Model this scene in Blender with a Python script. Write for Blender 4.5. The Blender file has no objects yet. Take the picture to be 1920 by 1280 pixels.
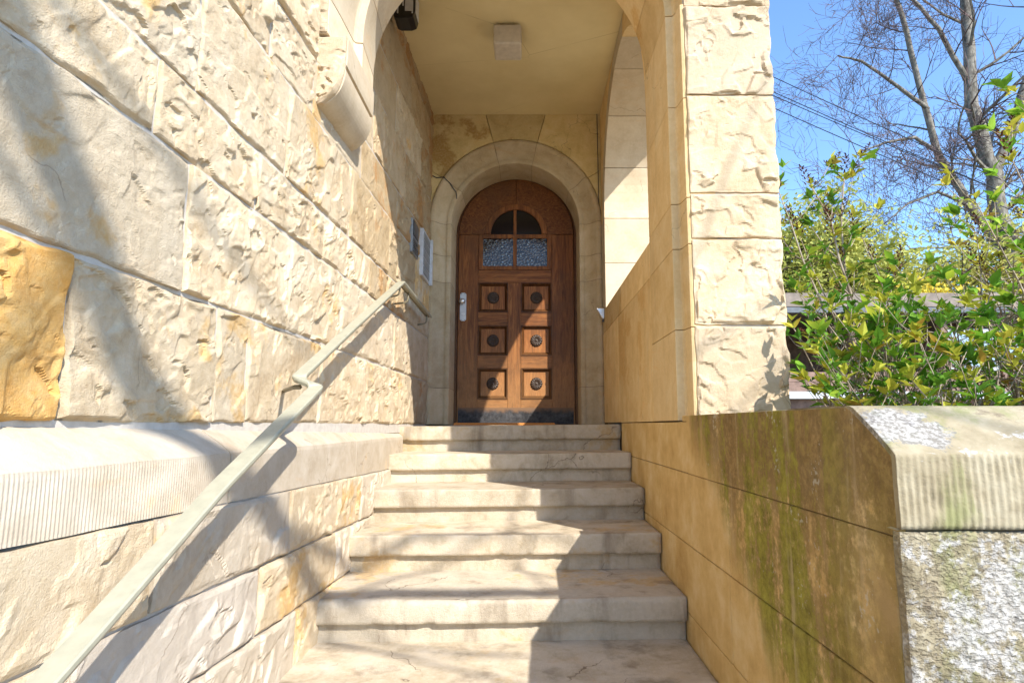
import bpy, math, random
import numpy as np
from mathutils import Vector
R = math.radians
rng = random.Random(7)
sc = bpy.context.scene

# ------------------------------------------------------------------ camera
cam = bpy.data.cameras.new('camera'); cam.sensor_width = 36.0; cam.lens = 21.75
cam.shift_x = -30/1920; cam.clip_end = 600; cam.clip_start = 0.02
camo = bpy.data.objects.new('camera', cam); sc.collection.objects.link(camo)
camo.location = (0, 0, 0); camo.rotation_euler = (R(90+7.66), 0, 0)
sc.camera = camo

# ------------------------------------------------------------------ light
SUN_EL = 39.4; SUN_AZ = 144.4
world = bpy.data.worlds.new("World"); sc.world = world; world.use_nodes = True
wt = world.node_tree; wt.nodes.clear()
wo = wt.nodes.new('ShaderNodeOutputWorld'); wb = wt.nodes.new('ShaderNodeBackground')
sk = wt.nodes.new('ShaderNodeTexSky'); sk.sky_type = 'NISHITA'; sk.sun_disc = False
sk.sun_elevation = R(SUN_EL); sk.sun_rotation = R(SUN_AZ)
sk.air_density = 1.0; sk.dust_density = 0.35; sk.ozone_density = 2.6
wb.inputs[1].default_value = 0.15
tint = wt.nodes.new('ShaderNodeMix'); tint.data_type = 'RGBA'; tint.blend_type = 'MULTIPLY'; tint.inputs[0].default_value = 1.0
tint.inputs[7].default_value = (0.95, 1.12, 1.30, 1)
wt.links.new(sk.outputs[0], tint.inputs[6]); wt.links.new(tint.outputs[2], wb.inputs[0]); wt.links.new(wb.outputs[0], wo.inputs[0])
sun = bpy.data.lights.new('sun', 'SUN'); sun.energy = 4.3; sun.angle = R(0.53); sun.color = (1.0, 0.94, 0.855)
suno = bpy.data.objects.new('sun', sun); sc.collection.objects.link(suno)
SDIR = Vector((math.sin(R(SUN_AZ))*math.cos(R(SUN_EL)), math.cos(R(SUN_AZ))*math.cos(R(SUN_EL)), math.sin(R(SUN_EL))))
suno.rotation_euler = SDIR.to_track_quat('Z', 'Y').to_euler()
sc.view_settings.view_transform = 'Standard'; sc.view_settings.look = 'None'
sc.view_settings.exposure = 1.02; sc.view_settings.gamma = 1.0
sc.view_settings.use_curve_mapping = False
sc.cycles.max_bounces = 10; sc.cycles.diffuse_bounces = 6

COL = sc.collection

# ------------------------------------------------------------------ noise
def _hash(ix, iy, iz, seed):
    h = (ix.astype(np.int64)*374761393 + iy.astype(np.int64)*668265263 + iz.astype(np.int64)*2147483647 + int(seed)*1274126177) & 0xFFFFFFFF
    h = ((h ^ (h >> 13)) * 1274126177) & 0xFFFFFFFF
    h = ((h ^ (h >> 16)) * 2246822519) & 0xFFFFFFFF
    h = h ^ (h >> 15)
    return (h & 0xFFFFFF) / float(0xFFFFFF)
def vnoise(x, y, seed=0):
    x = np.asarray(x, float); y = np.asarray(y, float)
    ix = np.floor(x); iy = np.floor(y); fx = x-ix; fy = y-iy
    fx = fx*fx*(3-2*fx); fy = fy*fy*(3-2*fy); z = np.zeros_like(ix)
    a = _hash(ix, iy, z, seed); b = _hash(ix+1, iy, z, seed); c = _hash(ix, iy+1, z, seed); d = _hash(ix+1, iy+1, z, seed)
    return (a*(1-fx)+b*fx)*(1-fy)+(c*(1-fx)+d*fx)*fy*1.0
def fbm(x, y, seed=0, oct=4):
    s = 0; a = 1; t = 0
    for o in range(oct):
        s = s + a*(vnoise(x*2**o, y*2**o, seed+o*17)-0.5); t += a; a *= 0.5
    return s/t
def chips(u, v, seed, tilt=1.0, off=0.5, soft=.035):
    """piecewise planar chip facets, unit cell size"""
    iu = np.floor(u); iv = np.floor(v); cand = []
    for du in (-1, 0, 1):
        for dv in (-1, 0, 1):
            cu = iu+du; cv = iv+dv; z = np.zeros_like(cu)
            pu = cu+_hash(cu, cv, z, seed); pv = cv+_hash(cu, cv, z+1, seed)
            d = np.sqrt((u-pu)**2+(v-pv)**2)
            r0 = _hash(cu, cv, z+2, seed)-0.5; r1 = _hash(cu, cv, z+3, seed)-0.5; r2 = _hash(cu, cv, z+4, seed)-0.5
            cand.append((d, r0*off + (r1*(u-pu)+r2*(v-pv))*tilt))
    m = np.minimum.reduce([c[0] for c in cand]); W = 0; H = 0
    for d, hh in cand:
        w = np.exp(-(d-m)/soft); W = W+w; H = H+w*hh
    return H/W

def scars(u, v, seed, prob=.4, rx=.55, ry=.30, ang=.6, soft=.42):
    """spalled chips in unit cells: a sharp upper lip, running out to nothing at the foot; returns depth 0..1"""
    iu = np.floor(u); iv = np.floor(v); d = np.zeros_like(u)
    for du in (-1, 0, 1):
        for dv in (-1, 0, 1):
            cu = iu+du; cv = iv+dv; z = np.zeros_like(cu)
            pu = cu+_hash(cu, cv, z, seed); pv = cv+_hash(cu, cv, z+1, seed); k = _hash(cu, cv, z+2, seed)
            s1 = .45+.75*_hash(cu, cv, z+3, seed); s2 = .5+.8*_hash(cu, cv, z+5, seed); a = ang+(_hash(cu, cv, z+4, seed)-.5)*1.5
            x = (u-pu)*np.cos(a)+(v-pv)*np.sin(a); y = -(u-pu)*np.sin(a)+(v-pv)*np.cos(a)
            ax = np.abs(x)/(rx*s1); ay = np.abs(y+.25*x)/(ry*s1*s2); q = np.maximum(np.maximum(ax, ay), (ax+ay)*.74)**2
            ins = (q < 1) & (k < prob)
            dep = s1*(.30+.70*np.clip(.5+.5*y/(ry*s1*s2), 0, 1))
            edge = np.clip((1-q)/soft, 0, 1)
            d = np.maximum(d, np.where(ins, dep*edge, 0))
    return d

# ------------------------------------------------------------------ tagging
def setp(o, **k):
    for a, b in k.items():
        if b is not None: o[a] = b
def empty(name, label, cat, loc=(0, 0, 0), group=None, rotz=0):
    o = bpy.data.objects.new(name, None); COL.objects.link(o); o.location = loc; o.rotation_euler = (0, 0, rotz)
    o.empty_display_size = 0.1
    setp(o, label=label, category=cat, group=group); return o
def link(name, me, parent=None, **k):
    o = bpy.data.objects.new(name, me); COL.objects.link(o)
    if parent is not None: o.parent = parent
    setp(o, **k); return o

class MB:
    def __init__(s): s.v = []; s.f = []; s.n = 0; s.mi = []
    def add(s, vs, fs, m=0):
        s.v.extend([tuple(p) for p in vs]); s.f.extend([tuple(i+s.n for i in f) for f in fs]); s.n += len(vs); s.mi.extend([m]*len(fs))
    def box(s, a, b, m=0):
        x0, y0, z0 = a; x1, y1, z1 = b
        s.add([(x0,y0,z0),(x1,y0,z0),(x1,y1,z0),(x0,y1,z0),(x0,y0,z1),(x1,y0,z1),(x1,y1,z1),(x0,y1,z1)],
              [(0,3,2,1),(4,5,6,7),(0,1,5,4),(1,2,6,5),(2,3,7,6),(3,0,4,7)], m)
    def prism(s, poly, axis, a, b, m=0):
        n = len(poly)
        def P(p, t):
            return (t, p[0], p[1]) if axis == 'x' else ((p[0], t, p[1]) if axis == 'y' else (p[0], p[1], t))
        ar = sum(poly[i][0]*poly[(i+1) % n][1]-poly[(i+1) % n][0]*poly[i][1] for i in range(n))
        fl = (ar > 0) if axis != 'y' else (ar < 0)
        vs = [P(p, a) for p in poly]+[P(p, b) for p in poly]
        fs = [tuple(range(n-1, -1, -1)), tuple(range(n, 2*n))]+[(i, (i+1) % n, n+(i+1) % n, n+i) for i in range(n)]
        if (b < a): fl = not fl
        if not fl: fs = [tuple(reversed(f)) for f in fs]
        s.add(vs, fs, m)
    def tube(s, pts, rad, sides=6, cap=True, m=0, flat=None):
        pts = [Vector(p) for p in pts]; n = len(pts); vs = []; fs = []
        if not hasattr(rad, '__len__'): rad = [rad]*n
        up = Vector((0, 0, 1)); t0 = (pts[1]-pts[0]).normalized()
        if abs(t0.z) > .95: up = Vector((1, 0, 0))
        b = t0.cross(up).normalized()
        for i in range(n):
            t = (pts[min(i+1, n-1)]-pts[max(i-1, 0)]).normalized()
            b = (b - t*b.dot(t)).normalized(); c = t.cross(b)
            for k in range(sides):
                an = 2*math.pi*k/sides
                vs.append(pts[i]+(b*math.cos(an)+c*math.sin(an))*rad[i])
        for i in range(n-1):
            for k in range(sides):
                k2 = (k+1) % sides
                fs.append((i*sides+k, i*sides+k2, (i+1)*sides+k2, (i+1)*sides+k))
        if cap and sides > 2: fs.append(tuple(range(sides-1, -1, -1))); fs.append(tuple((n-1)*sides+k for k in range(sides)))
        s.add(vs, fs, m)
    def grid(s, P, m=0, flip=False):
        """P: (nu,nv,3) array"""
        nu, nv = P.shape[:2]; base = s.n
        s.v.extend(map(tuple, P.reshape(-1, 3).tolist())); s.n += nu*nv
        i = np.arange(nu-1)[:, None]*nv+np.arange(nv-1)[None, :]+base
        q = np.stack([i, i+nv, i+nv+1, i+1], -1).reshape(-1, 4)
        if flip: q = q[:, ::-1]
        s.f.extend(map(tuple, q.tolist())); s.mi.extend([m]*len(q))
    def mesh(s, name, mats, smooth=False):
        me = bpy.data.meshes.new(name); me.from_pydata(s.v, [], s.f)
        if not isinstance(mats, (list, tuple)): mats = [mats]
        for k in mats: me.materials.append(k)
        if len(mats) > 1: me.polygons.foreach_set('material_index', s.mi)
        if smooth: me.polygons.foreach_set('use_smooth', [True]*len(me.polygons))
        me.update(); return me
    def build(s, name, mats, parent=None, smooth=False, bevel=0, **k):
        o = link(name, s.mesh(name, mats, smooth), parent, **k)
        if bevel:
            b = o.modifiers.new('bevel', 'BEVEL'); b.width = bevel; b.segments = 2; b.limit_method = 'ANGLE'; b.angle_limit = R(35)
        return o

# ------------------------------------------------------------------ materials
class T:
    def __init__(s, name):
        s.m = bpy.data.materials.new(name); s.m.use_nodes = True; s.t = s.m.node_tree; s.t.nodes.clear()
        s.out = s.t.nodes.new('ShaderNodeOutputMaterial'); s.b = s.t.nodes.new('ShaderNodeBsdfPrincipled')
        s.t.links.new(s.b.outputs[0], s.out.inputs[0]); s.b.inputs['Roughness'].default_value = .9
        s.b.inputs['Specular IOR Level'].default_value = .25
    def n(s, ty): return s.t.nodes.new(ty)
    def L(s, a, b): s.t.links.new(a, b)
    def put(s, sock, v):
        if hasattr(v, 'is_output') or isinstance(v, bpy.types.NodeSocket): s.L(v, sock)
        elif isinstance(v, (tuple, list)) and len(v) == 3 and sock.type == 'RGBA': sock.default_value = (*v, 1)
        else: sock.default_value = v
    def pos(s, sc=(1, 1, 1), obj=False):
        if obj:
            g = s.n('ShaderNodeTexCoord'); o = g.outputs['Object']
        else:
            g = s.n('ShaderNodeNewGeometry'); o = g.outputs['Position']
        mp = s.n('ShaderNodeMapping'); mp.inputs['Scale'].default_value = sc; s.L(o, mp.inputs[0]); return mp.outputs[0]
    def noise(s, vec, scale, det=4, rough=.55, dist=0):
        x = s.n('ShaderNodeTexNoise'); s.L(vec, x.inputs['Vector']); x.inputs['Scale'].default_value = scale
        x.inputs['Detail'].default_value = det; x.inputs['Roughness'].default_value = rough; x.inputs['Distortion'].default_value = dist
        return x.outputs[0]
    def vor(s, vec, scale, feat='F1', out=0):
        x = s.n('ShaderNodeTexVoronoi'); x.feature = feat; s.L(vec, x.inputs['Vector']); x.inputs['Scale'].default_value = scale
        return x.outputs[out]
    def ramp(s, f, stops, interp='LINEAR'):
        r = s.n('ShaderNodeValToRGB'); s.put(r.inputs[0], f); e = r.color_ramp.elements; r.color_ramp.interpolation = interp
        while len(e) < len(stops): e.new(.5)
        for i, (p, c) in enumerate(stops):
            e[i].position = p; e[i].color = (*c, 1) if isinstance(c, tuple) else (c, c, c, 1)
        return r.outputs[0]
    def mix(s, f, a, b, mode='MIX'):
        x = s.n('ShaderNodeMix'); x.data_type = 'RGBA'; x.blend_type = mode
        s.put(x.inputs[0], f); s.put(x.inputs[6], a); s.put(x.inputs[7], b); return x.outputs[2]
    def math(s, op, a, b=0.5, clamp=False):
        x = s.n('ShaderNodeMath'); x.operation = op; x.use_clamp = clamp; s.put(x.inputs[0], a); s.put(x.inputs[1], b); return x.outputs[0]
    def mr(s, f, a, b, c=0., d=1., smooth=True):
        x = s.n('ShaderNodeMapRange'); x.interpolation_type = 'SMOOTHSTEP' if smooth else 'LINEAR'
        s.put(x.inputs[0], f)
        for i, q in enumerate((a, b, c, d)): x.inputs[1+i].default_value = q
        return x.outputs[0]
    def xyz(s):
        g = s.n('ShaderNodeNewGeometry'); x = s.n('ShaderNodeSeparateXYZ'); s.L(g.outputs['Position'], x.inputs[0]); return x.outputs
    def rnd(s):
        return s.n('ShaderNodeObjectInfo').outputs['Random']
    def bump(s, h, st=.3, d=.01, prev=None):
        x = s.n('ShaderNodeBump'); x.inputs['Strength'].default_value = st; x.inputs['Distance'].default_value = d; s.put(x.inputs['Height'], h)
        if prev is not None: s.L(prev, x.inputs['Normal'])
        return x.outputs[0]
    def done(s, col, rough=None, nrm=None, **k):
        s.put(s.b.inputs['Base Color'], col)
        if rough is not None: s.put(s.b.inputs['Roughness'], rough)
        if nrm is not None: s.L(nrm, s.b.inputs['Normal'])
        for a, b in k.items(): s.put(s.b.inputs[a.replace('_', ' ')], b)
        return s.m

def sandstone(name, c1, c2, c3, orange=(.56, .31, .09), orange_at=.64, grey=(.49, .43, .33), bump=.5, rough_scale=1.0, rndamt=.5, lo=.0, soot=.0, cracks=.6, vary=(.86, 1.08)):
    t = T(name); p = t.pos()
    wp = t.n('ShaderNodeVectorMath'); wp.operation = 'ADD'; t.L(p, wp.inputs[0]); nz = t.n('ShaderNodeTexNoise'); nz.inputs['Scale'].default_value = 9; nz.inputs['Detail'].default_value = 4; t.L(p, nz.inputs['Vector'])
    sv = t.n('ShaderNodeVectorMath'); sv.operation = 'SCALE'; sv.inputs['Scale'].default_value = .16; t.L(nz.outputs[1], sv.inputs[0]); t.L(sv.outputs[0], wp.inputs[1])
    n1 = t.noise(p, 2.1, 5, .6); n2 = t.noise(p, 7.5, 6, .62, .4); n3 = t.noise(p, 60, 4, .6); n4 = t.noise(p, 260, 3, .6)
    col = t.ramp(n2, [(.28, c1), (.5, c2), (.72, c3)])
    r = t.rnd()
    col = t.mix(t.math('MULTIPLY', t.mr(r, .55, 1), rndamt), col, grey)
    sh = t.math('ADD', n1, t.math('MULTIPLY', t.math('SUBTRACT', t.math('FRACT', t.math('MULTIPLY', r, 7.31)), .5), .16))
    om = t.mr(t.math('ADD', sh, t.math('MULTIPLY', t.math('SUBTRACT', n2, .5), .5)), orange_at, orange_at+.1)
    col = t.mix(t.math('MULTIPLY', om, .8), col, orange)
    # pinkish drift and ochre veins
    n5 = t.noise(t.pos((1, 1, 3)), 3.3, 7, .7, 1.2)
    col = t.mix(t.math('MULTIPLY', t.mr(n5, .56, .68), .35), col, (c2[0]*1.05, c2[1]*.88, c2[2]*.72))
    col = t.mix(t.math('MULTIPLY', t.mr(n3, .35, .75), .28), col, (c3[0]*1.1, c3[1]*1.1, c3[2]*1.1))
    col = t.mix(t.math('MULTIPLY', t.mr(n4, .62, .8), .25), col, (.30, .22, .13))
    ce = t.vor(wp.outputs[0], 1.7, 'DISTANCE_TO_EDGE'); cm = t.math('MULTIPLY', t.mr(ce, .0, .006, 1, 0), t.mr(t.noise(p, 2.7, 2), .54, .60))
    col = t.mix(t.math('MULTIPLY', cm, .75*cracks), col, (.12, .08, .05))
    if soot:
        z = t.noise(t.pos((3, 3, .6)), 3, 5, .6)
        col = t.mix(t.math('MULTIPLY', t.mr(z, .5, .75), soot), col, (.17, .13, .09))
    br = t.mr(t.math('FRACT', t.math('MULTIPLY', r, 13.7)), 0, 1, vary[0], vary[1], False)
    x = t.n('ShaderNodeHueSaturation'); t.L(col, x.inputs['Color']); t.L(br, x.inputs['Value']); col = x.outputs[0]
    v = t.vor(wp.outputs[0], 24*rough_scale, out=1); vv = t.n('ShaderNodeSeparateColor'); t.L(v, vv.inputs[0])
    b = t.bump(vv.outputs[0], bump*.12, .004); b = t.bump(t.noise(p, 70, 9, .78), min(1, bump*.95), .006, b); b = t.bump(n4, min(1, bump*1.2), .0022, b)
    return t.done(col, .92, b)

M_rock = sandstone('pale rough sandstone', (.42, .31, .185), (.555, .445, .295), (.64, .545, .40), orange=(.56, .34, .11), orange_at=.585, bump=.75)
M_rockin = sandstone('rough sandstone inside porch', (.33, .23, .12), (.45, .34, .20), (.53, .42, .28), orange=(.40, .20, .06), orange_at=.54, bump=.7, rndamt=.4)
M_orange = sandstone('orange rough sandstone', (.46, .22, .05), (.55, .32, .10), (.62, .45, .22), orange=(.52, .24, .04), orange_at=.5, bump=.6, rndamt=.1)
M_pier = sandstone('pier sandstone', (.44, .33, .20), (.55, .43, .28), (.62, .51, .37), orange_at=.70, bump=.65, rndamt=.35, grey=(.52, .45, .36))
M_smooth = sandstone('tooled ochre sandstone', (.60, .41, .18), (.70, .50, .24), (.77, .60, .34), orange=(.58, .34, .11), orange_at=.58, bump=.34, rndamt=.35, grey=(.60, .48, .30), soot=.16, cracks=.5, vary=(.84, 1.12))
M_pale = sandstone('dressed pale sandstone', (.50, .40, .27), (.58, .48, .34), (.64, .55, .41), orange_at=.8, bump=.14, rndamt=.35)
M_back = sandstone('ochre back wall sandstone', (.47, .36, .16), (.60, .47, .23), (.67, .55, .31), orange=(.32, .18, .045), orange_at=.62, bump=.12, rndamt=.2, grey=(.30, .22, .11))
M_ring = sandstone('dressed grey sandstone', (.38, .29, .17), (.48, .38, .24), (.55, .45, .31), orange=(.36, .24, .10), orange_at=.7, bump=.14, rndamt=.2)
M_step = sandstone('worn step sandstone', (.36, .29, .19), (.52, .44, .32), (.60, .53, .42), orange=(.50, .34, .15), orange_at=.58, bump=.75, rndamt=.45, grey=(.44, .40, .33), soot=.62, cracks=1.0)
M_plinth = sandstone('plinth sandstone', (.38, .31, .22), (.46, .39, .295), (.52, .46, .365), orange=(.56, .40, .20), orange_at=.66, bump=.4, rndamt=.4, grey=(.47, .43, .39))

def plaster():
    t = T('yellow ceiling plaster'); p = t.pos()
    n = t.noise(p, 1.6, 5, .6); col = t.ramp(n, [(.25, (.57, .47, .25)), (.7, (.72, .62, .37))])
    x, y, z = t.xyz()
    spots = t.vor(p, 9); st = t.math('MULTIPLY', t.mr(spots, .0, .06, 1, 0), t.mr(t.noise(p, 2.4, 2), .55, .62))
    col = t.mix(t.math('MULTIPLY', st, .6), col, (.2, .13, .06))
    ce = t.vor(t.pos((1, 1.3, 1)), 1.1, 'DISTANCE_TO_EDGE'); cm = t.math('MULTIPLY', t.mr(ce, .0, .004, 1, 0), t.mr(n, .5, .6)); col = t.mix(t.math('MULTIPLY', cm, .35), col, (.2, .14, .07))
    b = t.bump(t.noise(t.pos((1, 8, 1)), 20, 4, .6), .25, .003)
    return t.done(col, .85, b)
M_ceil = plaster()
def mortar(name='lime mortar', c=(.62, .59, .54)):
    t = T(name); p = t.pos(); n = t.noise(p, 30, 5, .6)
    return t.done(t.ramp(n, [(.3, tuple(k*.8 for k in c)), (.7, c)]), .95, t.bump(t.noise(p, 90, 4), .5, .003))
M_mortar = mortar(c=(.55, .51, .45)); M_mortar_d = mortar('sandy mortar', (.30, .23, .15))

def parapet_mat():
    t = T('stained mossy sandstone'); x, y, z = t.xyz(); p = t.pos()
    base = t.ramp(t.noise(p, 6, 7, .65), [(.28, (.50, .31, .11)), (.5, (.65, .45, .19)), (.72, (.76, .59, .33))])
    streak = t.noise(t.pos((1, 6, 1.4)), 1.0, 8, .68, .35)
    blot = t.noise(p, 4.2, 7, .65, .3); fine = t.noise(p, 38, 6, .7)
    ys = t.math('ADD', t.math('SUBTRACT', y, t.math('MULTIPLY', z, 1.2)), t.math('MULTIPLY', t.math('SUBTRACT', t.noise(t.pos((1, 5, .8)), 1.5, 6, .6), .5), .5)); near = t.mr(ys, 2.50, 2.15, 0, 1)           # clean beside the pier, stained towards the street end
    top = t.mr(z, -.30, -.05, .0, .16)
    dk = t.math('MULTIPLY', near, t.mr(t.math('ADD', t.math('ADD', t.math('MULTIPLY', streak, .75), t.math('MULTIPLY', blot, .45)), t.math('ADD', top, t.math('MULTIPLY', t.math('SUBTRACT', fine, .5), .6))), .50, .70))
    col = t.mix(t.math('MULTIPLY', dk, .80), base, t.ramp(fine, [(.30, (.07, .045, .015)), (.5, (.20, .13, .05)), (.70, (.42, .28, .12))]))
    ms = t.noise(t.pos((1, 7, .9)), 1.3, 7, .66, .4)
    yb = t.math('MULTIPLY', t.mr(ys, 2.45, 2.2, 0, 1), t.mr(y, 1.15, 1.5, .25, 1))
    moss = t.math('MULTIPLY', yb, t.mr(t.math('ADD', t.math('ADD', ms, t.math('MULTIPLY', t.math('SUBTRACT', fine, .5), .5)), t.mr(z, -.05, -.5, -.01, .09)), .45, .60))
    col = t.mix(t.math('MULTIPLY', moss, .85), col, t.ramp(t.noise(p, 25, 5, .7), [(.3, (.12, .11, .012)), (.7, (.42, .40, .06))]))
    pale = t.math('MULTIPLY', near, t.mr(t.math('ADD', t.math('MULTIPLY', t.noise(t.pos((1, 14, 1.2)), 1.2, 6, .6), .7), t.math('MULTIPLY', blot, .3)), .56, .66))
    col = t.mix(t.math('MULTIPLY', pale, .6), col, (.58, .46, .28))
    edge = t.math('MULTIPLY', t.mr(y, 1.10, 1.24, 1, 0), t.math('MULTIPLY', t.mr(z, -.20, -.24, 0, 1), t.mr(blot, .40, .55))); col = t.mix(t.math('MULTIPLY', edge, .75), col, (.50, .35, .17))
    lich = t.math('MULTIPLY', near, t.mr(t.math('MULTIPLY', t.noise(p, 9, 3, .5), t.noise(p, 85, 4, .6)), .37, .42))
    col = t.mix(t.math('MULTIPLY', lich, .5), col, (.62, .60, .52))
    b = t.bump(t.noise(p, 40, 9, .75), .9, .008); b = t.bump(t.noise(p, 160, 4, .6), .5, .003, b); b = t.bump(moss, .5, .004, b)
    return t.done(col, .95, b)
M_para = parapet_mat()

def frontwall_mat(name, lich=.5, top=False):
    t = T(name); p = t.pos(); x, y, z = t.xyz()
    col = t.ramp(t.noise(p, 8, 7, .65), [(.3, (.19, .155, .09)), (.5, (.31, .265, .175)), (.7, (.40, .36, .26))])
    g = t.mr(t.noise(t.pos((2.2, 2, .7)), 4, 6, .65), .5, .66)
    col = t.mix(t.math('MULTIPLY', g, .8), col, (.21, .22, .09))
    d = t.mr(t.noise(p, 11, 7, .7), .56, .7); col = t.mix(t.math('MULTIPLY', d, .7), col, (.12, .09, .065))
    bl = t.noise(p, 5.2, 6, .62, .3)
    sp = t.noise(p, 75, 5, .7)
    lm = t.mr(t.math('ADD', bl, t.math('MULTIPLY', t.math('SUBTRACT', sp, .5), .35)), 1.03-lich, 1.11-lich)
    col = t.mix(t.math('MULTIPLY', lm, .85), col, t.ramp(sp, [(.3, (.33, .31, .27)), (.6, (.50, .49, .47))]))
    dd = t.math('ADD', t.math('ADD', t.math('POWER', t.math('DIVIDE', t.math('SUBTRACT', x, .68), .075), 2), t.math('POWER', t.math('DIVIDE', t.math('SUBTRACT', y, 1.13), .055), 2)), t.math('MULTIPLY', t.math('SUBTRACT', t.noise(p, 30, 6, .75), .5), 4.0))
    pt = t.math('MULTIPLY', t.mr(dd, 1.0, .8, 0, 1), t.mr(z, -.10, -.08, 0, 1)); col = t.mix(t.math('MULTIPLY', pt, .7), col, t.ramp(t.noise(p, 120, 4, .65), [(.42, (.15, .15, .15)), (.60, (.46, .46, .46))]))
    b = t.bump(t.noise(p, 60, 8, .7), .6, .006)
    if not top:
        pit = t.mr(t.noise(t.pos((1, 1, 1.6)), 95, 4, .6), .30, .58); b = t.bump(pit, .8, .006, b); col = t.mix(t.math('MULTIPLY', t.math('SUBTRACT', 1.0, pit), .25), col, (.20, .15, .10))
    return t.done(col, .95, b)
M_front = frontwall_mat('lichened rough sandstone', .53); M_cope = frontwall_mat('combed coping sandstone', .41, True)

def wood(name, sc, dark=1.0, dist=1.5):
    t = T(name); p = t.pos(sc)
    w = t.noise(p, 3.0, 8, .62, dist); w2 = t.noise(p, 14, 5, .7, .5); big = t.noise(t.pos(), 2.3, 4, .6)
    x, y, z = t.xyz()
    col = t.ramp(w, [(.25, (.045*dark, .013*dark, .004*dark)), (.5, (.20*dark, .068*dark, .016*dark)), (.75, (.34*dark, .14*dark, .038*dark))])
    lo = t.mr(z, 1.0, 0.1, 0, .55); col = t.mix(lo, col, t.ramp(w2, [(.3, (.22*dark, .11*dark, .04*dark)), (.7, (.52*dark, .30*dark, .13*dark))]))
    col = t.mix(t.math('MULTIPLY', t.mr(w2, .5, .68), .6), col, (.07, .028, .010))
    grime = t.math('MULTIPLY', t.mr(big, .52, .68), .5); col = t.mix(grime, col, (.10, .045, .018))
    b = t.bump(w2, .35, .002); return t.done(col, .48, b)
M_woodv = wood('oiled oak, upright grain', (9, 9, .9), 1.05); M_woodh = wood('oiled oak, level grain', (.9, 9, 9), 1.12)
M_woodb = wood('oiled oak, flame grain', (4, 4, 5), .78, 4.5); M_wooddk = wood('dark oak moulding', (6, 6, 3), .42)
M_panel = wood('weathered oak panel', (10, 9, 1.0), 1.3)

def simple(name, c, rough=.5, metal=0, nscale=20, var=.15, bump=.1, spec=.5):
    t = T(name); p = t.pos(); n = t.noise(p, nscale, 5, .6)
    col = t.ramp(n, [(.3, tuple(k*(1-var) for k in c)), (.7, tuple(min(1, k*(1+var)) for k in c))])
    return t.done(col, rough, t.bump(n, bump, .002), Metallic=metal, Specular_IOR_Level=spec)
M_rail = simple('grey-green painted rail', (.33, .32, .24), .42, .0, 35, .1, .05)
M_railu = simple('dark bronze bracket', (.16, .14, .09), .5)
M_alu = simple('brushed aluminium', (.72, .73, .75), .35, .8)
M_white = simple('white enamel', (.56, .58, .61), .4)
M_dgrey = simple('dark grey metal', (.10, .11, .12), .45, .3)
M_mgrey = simple('grey metal', (.30, .32, .33), .45, .3)
M_black = simple('black plastic', (.012, .012, .014), .3)
M_opal = simple('opal glass shade', (.52, .47, .40), .35)
M_mat = simple('coir doormat', (.42, .17, .04), .95, 0, 300, .4, 1.0)
M_cable = simple('black cable', (.03, .035, .05), .5)
M_chalk = simple('chalk scribble', (.72, .66, .52), .95)
M_ground = simple('paving and soil', (.22, .19, .15), .95, 0, 3, .3, .5)
def kick():
    t = T('worn black kick plate'); p = t.pos(); x, y, z = t.xyz()
    n = t.noise(p, 22, 6, .7); col = t.ramp(n, [(.35, (.018, .018, .02)), (.7, (.085, .085, .09))])
    e = t.mr(t.math('ADD', z, t.math('MULTIPLY', t.math('SUBTRACT', t.noise(p, 16, 4), .5), .09)), .095, .15)
    col = t.mix(e, col, (.19, .11, .06)); return t.done(col, .55, t.bump(n, .2, .002))
M_kick = kick()
def glass_rip():
    t = T('rippled dark glass'); p = t.pos()
    v = t.vor(p, 42); n = t.noise(p, 30, 3)
    b = t.bump(v, .9, .012); b = t.bump(n, .4, .01, b)
    return t.done((.006, .008, .014), .05, b, Specular_IOR_Level=1.0, Coat_Weight=.6, Coat_Roughness=.1)
M_grip = glass_rip()
t = T('dark plain glass'); M_gdark = t.done((.006, .006, .008), .1, None, Specular_IOR_Level=.4)
def bark(name, a, b, sc=14):
    t = T(name); n = t.noise(t.pos((1, 1, .35)), sc, 7, .7); x, y, z = t.xyz()
    return t.done(t.ramp(n, [(.35, a), (.65, b)]), .9, t.bump(n, .5, .02))
M_bark = bark('grey tree bark', (.055, .047, .035), (.27, .25, .21), 9); M_twig = bark('purple-brown twigs', (.05, .035, .032), (.15, .105, .10), 6)
M_stem = bark('grey-brown shrub stems', (.16, .12, .08), (.42, .36, .28), 20)
M_seed = bark('brown seed heads', (.055, .022, .012), (.20, .085, .045), 40)
def leafm(name, a, b, c):
    t = T(name); r = t.rnd(); n = t.noise(t.pos(), 9, 3); f = t.math('ADD', t.math('MULTIPLY', r, .45), t.math('MULTIPLY', n, .6))
    col = t.ramp(f, [(.22, a), (.5, b), (.78, c)])
    tr = t.n('ShaderNodeBsdfTranslucent'); t.L(col, tr.inputs[0]); mx = t.n('ShaderNodeMixShader'); mx.inputs[0].default_value = .36
    t.put(t.b.inputs['Base Color'], col); t.b.inputs['Roughness'].default_value = .6; t.b.inputs['Specular IOR Level'].default_value = .25
    t.L(t.b.outputs[0], mx.inputs[1]); t.L(tr.outputs[0], mx.inputs[2]); t.L(mx.outputs[0], t.out.inputs[0]); return t.m
M_leaf = leafm('fresh lilac leaves', (.045, .15, .014), (.22, .42, .035), (.60, .66, .07))
M_leafy = leafm('yellow-bronze young leaves', (.34, .38, .04), (.52, .50, .06), (.52, .30, .06))
M_hedge = leafm('pale olive spring leaves', (.28, .32, .06), (.50, .50, .13), (.66, .62, .24))
M_forsy = leafm('yellow blossom', (.42, .34, .02), (.66, .50, .03), (.74, .62, .10))

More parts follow.
